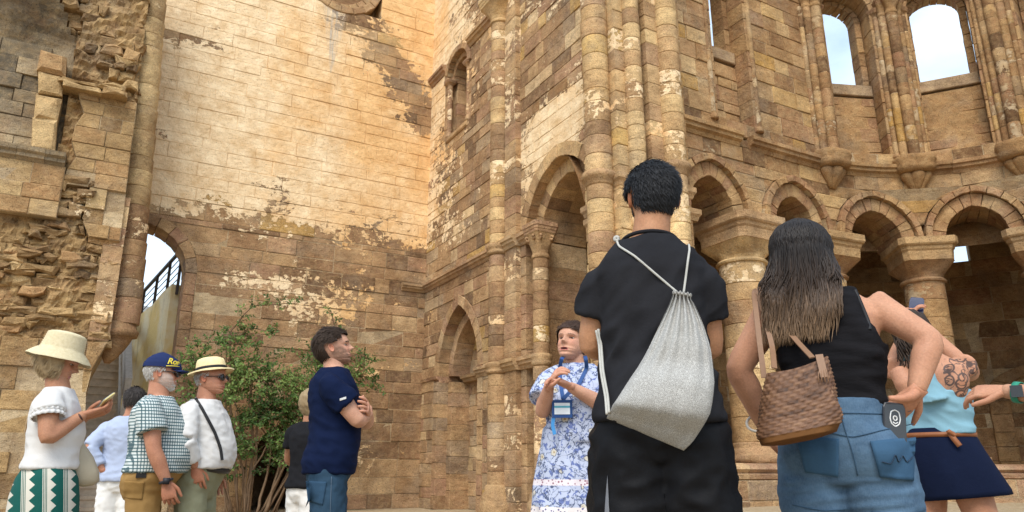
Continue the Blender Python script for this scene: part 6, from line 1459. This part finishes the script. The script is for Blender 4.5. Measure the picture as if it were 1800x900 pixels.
# woven bag
WB = top_thing('woven_bag', 'brown woven leather tote with suede base, hanging at the hip of the long-haired woman', 'bag', P, (0, 0, 0))
TLb, TRb, BLb, BRb = V3(-.135, -.22, 1.105), V3(.04, -.22, 1.148), V3(-.195, -.25, .865), V3(.058, -.25, .91); rings = []; NU_, NV_ = 132, 66; tones_ = []
for j in range(NV_+1):
    t = j/NV_; l_ = TLb.lerp(BLb, t); r_ = TRb.lerp(BRb, t); bul = math.sin(math.pi*min(1, t*.9+.12)); c = (l_+r_)/2; hx = (r_-l_)/2*(1+.05*bul); c.z -= .012*math.sin(math.pi*t)
    hx = hx*(1-.22*max(0, (t-.72)/.28)**2)*(1+.04*mnoise.noise((t*4, 1, 2)))
    if t > .96: hx = hx*(1-.5*(t-.96)/.04)
    tk = (.03+.05*t**.6)*(1 if t < .94 else max(.3, 1-(t-.94)*9)); ring = []
    for i in range(NU_):
        q = 2*math.pi*i/NU_; e = 3.2; cs, sn = math.cos(q), math.sin(q); m_ = (abs(cs)**e+abs(sn)**e)**(-1/e)
        row = int(j/3); br = 0.
        if t < .86:
            ph = (i+(3 if row % 2 else 0)) % 6/6; br = .0055*math.sin(math.pi*ph)*abs(math.sin(math.pi*(j % 3+.5)/3))+.002*mnoise.noise((i*.7, j*.7, 1))
        d_ = V3(hx.x*cs*m_, -tk*sn*m_, hx.z*cs*m_); nn_ = V3(cs, -sn, 0).normalized(); ring.append(c+d_*(1+.10*mnoise.noise((cs*1.6, sn*1.6+t*3, 3)))+nn_*br+V3(0, 0, -.014*(1-t)*max(0, 1-cs*cs))); tones_.append(min(1, max(0, .5+br*60-.2+.5*mnoise.noise((row*3.3, int((i+(3 if row % 2 else 0))/6)*2.7, 2))*(t < .86))))
    rings.append(ring)
v, f = loft_rings(rings)
fw = [q for q in f if len(q) == 4 and max(q) < NU_*int(NV_*.87)]; fs = [q for q in f if q not in set(fw)]
mw = NB('woven_brown_leather', .6, .35); t_ = mw.attr('tone'); mw.color(mw.ramp(t_, [(0., (.045, .02, .010)), (.5, (.15, .072, .036)), (1., (.29, .165, .09))])); mw.bump(mw.noise(200, 3, .6, mw.obj()), .3, .004)
bgo = mobj('woven_body', [tuple(p) for p in v], fw, mw.m, WB, {'tone': tones_}, True); mobj('suede_base', [tuple(p) for p in v], fs, plain('brown_suede', (.12, .052, .016), .85, .15, 0, .3, 40), bgo, None, True)
M_TAN = plain('tan_leather', (.22, .12, .065), .55, .35, 0, .15, 60)
for pts in ([V3(-.115, -.245, 1.115), bk9(-.12, 1.20, .045), bk9(-.135, 1.30, .03), V3(-.15, -.075, 1.40), V3(-.145, -.01, 1.432), V3(-.15, .07, 1.38)], [V3(.0, -.245, 1.142), bk9(-.04, 1.21, .04), bk9(-.085, 1.29, .03), bk9(-.125, 1.37, .022), V3(-.13, -.02, 1.43), V3(-.135, .07, 1.38)], [V3(-.15, -.215, 1.09), V3(-.155, -.19, 1.2), V3(-.16, -.14, 1.3), V3(-.165, -.07, 1.40), V3(-.16, .0, 1.425), V3(-.16, .08, 1.37)]):
    m = MB(); strap(m, pts, .017, .004, (.25, -1, .1)); m.build('strap', M_TAN, WB, False, False)
m = MB(); strap(m, [V3(.02, -.262, 1.148), V3(.024, -.276, 1.11), V3(.028, -.288, 1.075)], .022, .004, (.1, -1, .1)); m.build('zip_tab', M_TAN, WB, False, False)
m = MB()
for q in range(4): m.tube([V3(.02+.004*q, -.272, 1.115), V3(.012+.008*q, -.287, 1.085), V3(.01+.009*q, -.293, 1.06)], .002, 5)
m.build('tassel', M_TAN, WB, True, False)
m = MB(); m.tube([V3(-.205, .07, .965)+V3(math.cos(q), .3*math.sin(q), .8*math.sin(q))*.035 for q in [2*math.pi*i/20 for i in range(21)]], .005, 6); m.build('bracelet', plain('bead_white', (.6, .56, .5), .4), P.root, True, False)
# ---------------------------------------------------------------- woman in light blue tank top with shoulder tattoo
P = Person('woman in light blue racerback top and navy skirt with tattooed shoulder, photographing', 4.56, 58.26, 1.66, 74, (.45, .225, .135), org=(.045, 0), wide=1.06, deep=1.0, hip=1.08, tilt=-.0)
shL, elL, wrL = (-.125, .02, 1.37), (-.13, .2, 1.38), (-.02, .29, 1.62); shR, elR, wrR = (.205, -.01, 1.36), (.235, .17, 1.32), (.06, .28, 1.60)
P.arm((shL, elL, wrL), 1.12, dict(d=(.35, .0, .9), nrm=(.8, .3, 0), curl=.5)); P.arm((shR, elR, wrR), 1.15, dict(d=(-.3, .0, .9), nrm=(-.8, .3, 0), side=-1, curl=.5))
P.parts.append(stub([(-.10, -.07, 1.33), (-.075, -.095, 1.25), (-.06, -.085, 1.17)], [.05, .055, .04], 14, 4)); P.parts.append(stub([(.175, -.075, 1.33), (.165, -.095, 1.25), (.15, -.085, 1.17)], [.05, .055, .04], 14, 4))
P.legs(kneeR=(.16, .02, .49), footR=(.26, 0, .08), kneeL=(-.12, 0, .49), footL=(-.15, -.05, .08), thick=1.1); P.head((-.01, .05, 1.53), 80, 10, 0, .23, fem=1)
P.done(.009)
mtt = M_SKIN.copy(); mtt.name = 'tattooed_skin'; b_ = NB.__new__(NB); b_.m = mtt; b_.t = mtt.node_tree; b_.b = mtt.node_tree.nodes['Principled BSDF']
O = b_.obj(); X = b_.sep(O); tn = b_.noise(16, 2, .4, O, 1.6); lines_ = b_.ramp(b_.math('ABSOLUTE', b_.math('SUBTRACT', tn, .5)), [(.02, 1.), (.05, 0.)]); vr = b_.n('ShaderNodeTexVoronoi', 0, None, Vector=O, Scale=17.); fl_ = b_.ramp(b_.math('ABSOLUTE', b_.math('SUBTRACT', vr, .42)), [(.05, 1.), (.1, 0.)])
reg = b_.math('MULTIPLY', b_.math('MULTIPLY', b_.math('GREATER_THAN', X[0], .105), b_.math('LESS_THAN', X[2], 1.375)), b_.math('MULTIPLY', b_.math('GREATER_THAN', X[2], 1.16), b_.math('LESS_THAN', X[1], .06)))
old = b_.b.inputs['Base Color'].links[0].from_socket; b_.color(b_.mix(b_.math('MULTIPLY', reg, b_.math('MULTIPLY', b_.math('MAXIMUM', lines_, fl_), .85)), old, (.035, .032, .035))); P.body.data.materials[0] = mtt
kw = {**P.kw, 'ease': .014, 'z0': .99, 'z1': 1.205}; parts = [torso(P.F, P.H, **kw)]
parts.append(stub([(.04, -.10, 1.17), (.028, -.125, 1.25), (.02, -.118, 1.33), (.0, -.09, 1.39)], [.085, .045, .034, .03], 16, 5))
for sx_ in (-.06, .085): parts.append(stub([(.01+.2*sx_, -.1, 1.365), (sx_, -.05, 1.42), (sx_*1.05, .02, 1.42), (sx_, .11, 1.33), (sx_, .125, 1.2)], [.026, .022, .022, .03, .05], 12, 4))
tkm = fabric('light_blue_jersey', (.20, .36, .43), var=.08).m; cloth_obj('racerback_top', remesh(parts, .008, 5), tkm, P.root, dict(amp=.008, seed=27, sc=(6, 6, 15), rot=.5))
rings = []
for z, cx, rx, ry in ((1.02, .045, .15, .115), (.98, .045, .165, .13), (.9, .055, .185, .145), (.8, .085, .20, .155), (.7, .115, .205, .16), (.675, .118, .206, .16)):
    rings.append([(cx+rx*math.cos(q)*(1+.02*math.sin(q*8)*(1.02-z)*3), ry*math.sin(q)*(1+.03*math.sin(q*7+1)*(1.02-z)*3), z+.02*math.cos(q)*(z < .72)) for q in [2*math.pi*i/80 for i in range(80)]])
v, f = loft_rings(rings); mobj('skirt', v, f, fabric('navy_cotton', (.006, .010, .028), var=.3).m, P.root, None, True)
m = MB(); strap(m, [V3(.045+.168*math.cos(q), .132*math.sin(q), .985) for q in [R(180+22.5*i) for i in range(9)]], .024, .006, lambda p: Vector((p.x-.045, p.y, 0))); strap(m, [V3(.09, -.14, .99), V3(.105, -.15, .96), V3(.125, -.152, .925)], .026, .005, (0, -1, 0)); strap(m, [V3(.09, -.142, .99), V3(.085, -.15, 1.0), V3(.115, -.147, .975)], .02, .006, (0, -1, 0)); m.build('belt', plain('brown_leather_belt', (.24, .085, .03), .5), P.root, True, False)
f10 = lambda z, a: .5 if (z > .7 and a < 1.) or a > 1.25 or z > .75 else -.2
P.hair_shell('hair', HR_BRN, f10, .02, .4, 4); rgq = random.Random(4); m = MB()
for k in range(70):
    x0 = rgq.uniform(-.09, .07); zt = rgq.uniform(1.48, 1.56); L_ = rgq.uniform(.1, .19); ph = rgq.uniform(0, 6)
    pts = [V3(x0+.010*math.sin(ph+t*6), -.06-.05*min(1, t*1.5)-.012*math.cos(ph+t*6), zt-L_*t) for t in [q/9 for q in range(10)]]; m.tube(pts, [.006*(1-.6*t/9) for t in range(10)], 5, rgq.random())
m.build('curly_ends', HR_BRN, P.root, True, False)
PH3 = top_thing('smartphone', 'phone raised overhead by the woman in light blue', 'phone', P, (.03, .30, 1.715), (R(78), R(12), 0)); phone_mesh(PH3, .078, .155, .009, (.010, .018, .06), 0., (.01, .014, .05))
# ---------------------------------------------------------------- bystander beyond the frame whose forearm reaches in
P = Person('bystander in grey T-shirt reaching out a forearm with a green-strapped watch', 3.3, 68.0, 1.66, 150, (.46, .25, .155), org=(.1, 0))
shL, elL, wrL = (.04, -.12, 1.33), (-.03, -.1, 1.03), (-.285, -.02, 1.085); shR, elR, wrR = (.2, .12, 1.36), (.26, .16, 1.1), (.24, .1, .85)
P.arm((shL, elL, wrL), 1., dict(d=(-.95, .1, .05), nrm=(.1, .55, -.8), side=1, curl=.55)); P.arm((shR, elR, wrR), 1., dict(d=(0, .1, -1), nrm=(-1, 0, 0), curl=.3)); P.legs(); P.head((.1, 0, 1.54), 150); P.done(.009)
tee(P, fabric('grey_tee', (.3, .3, .3)).m, .86, .55, .018, .08, .08, ((shL, elL), (shR, elR)), 'shirt'); trousers(P, 0, fabric('blue_jeans', (.06, .1, .18)).m); P.hair_shell('hair', HR_BRN, lambda z, a: .5 if (z > .7 or a > 1.4) else -.2, .02)
m = MB(); c = Vector(wrL).lerp(Vector(elL), .12); ax = (Vector(elL)-Vector(wrL)).normalized(); u_ = ax.orthogonal().normalized(); w_ = ax.cross(u_)
rings = [[c+ax*dz+(u_*math.cos(q)+w_*math.sin(q))*(.036+dr_) for q in [2*math.pi*i/28 for i in range(28)]] for dz, dr_ in ((-.011, 0), (-.011, .003), (.011, .003), (.011, 0))]; v, f = loft_rings(rings, True, False); wa = mobj('watch_strap', [tuple(p) for p in v], f, plain('green_silicone', (.02, .22, .14), .5), P.root, None, True)
m.box((c.x-.019, c.y-.046, c.z-.02), (c.x+.019, c.y-.034, c.z+.022)); m.build('watch_case', M_BLACKG, wa, False, False)
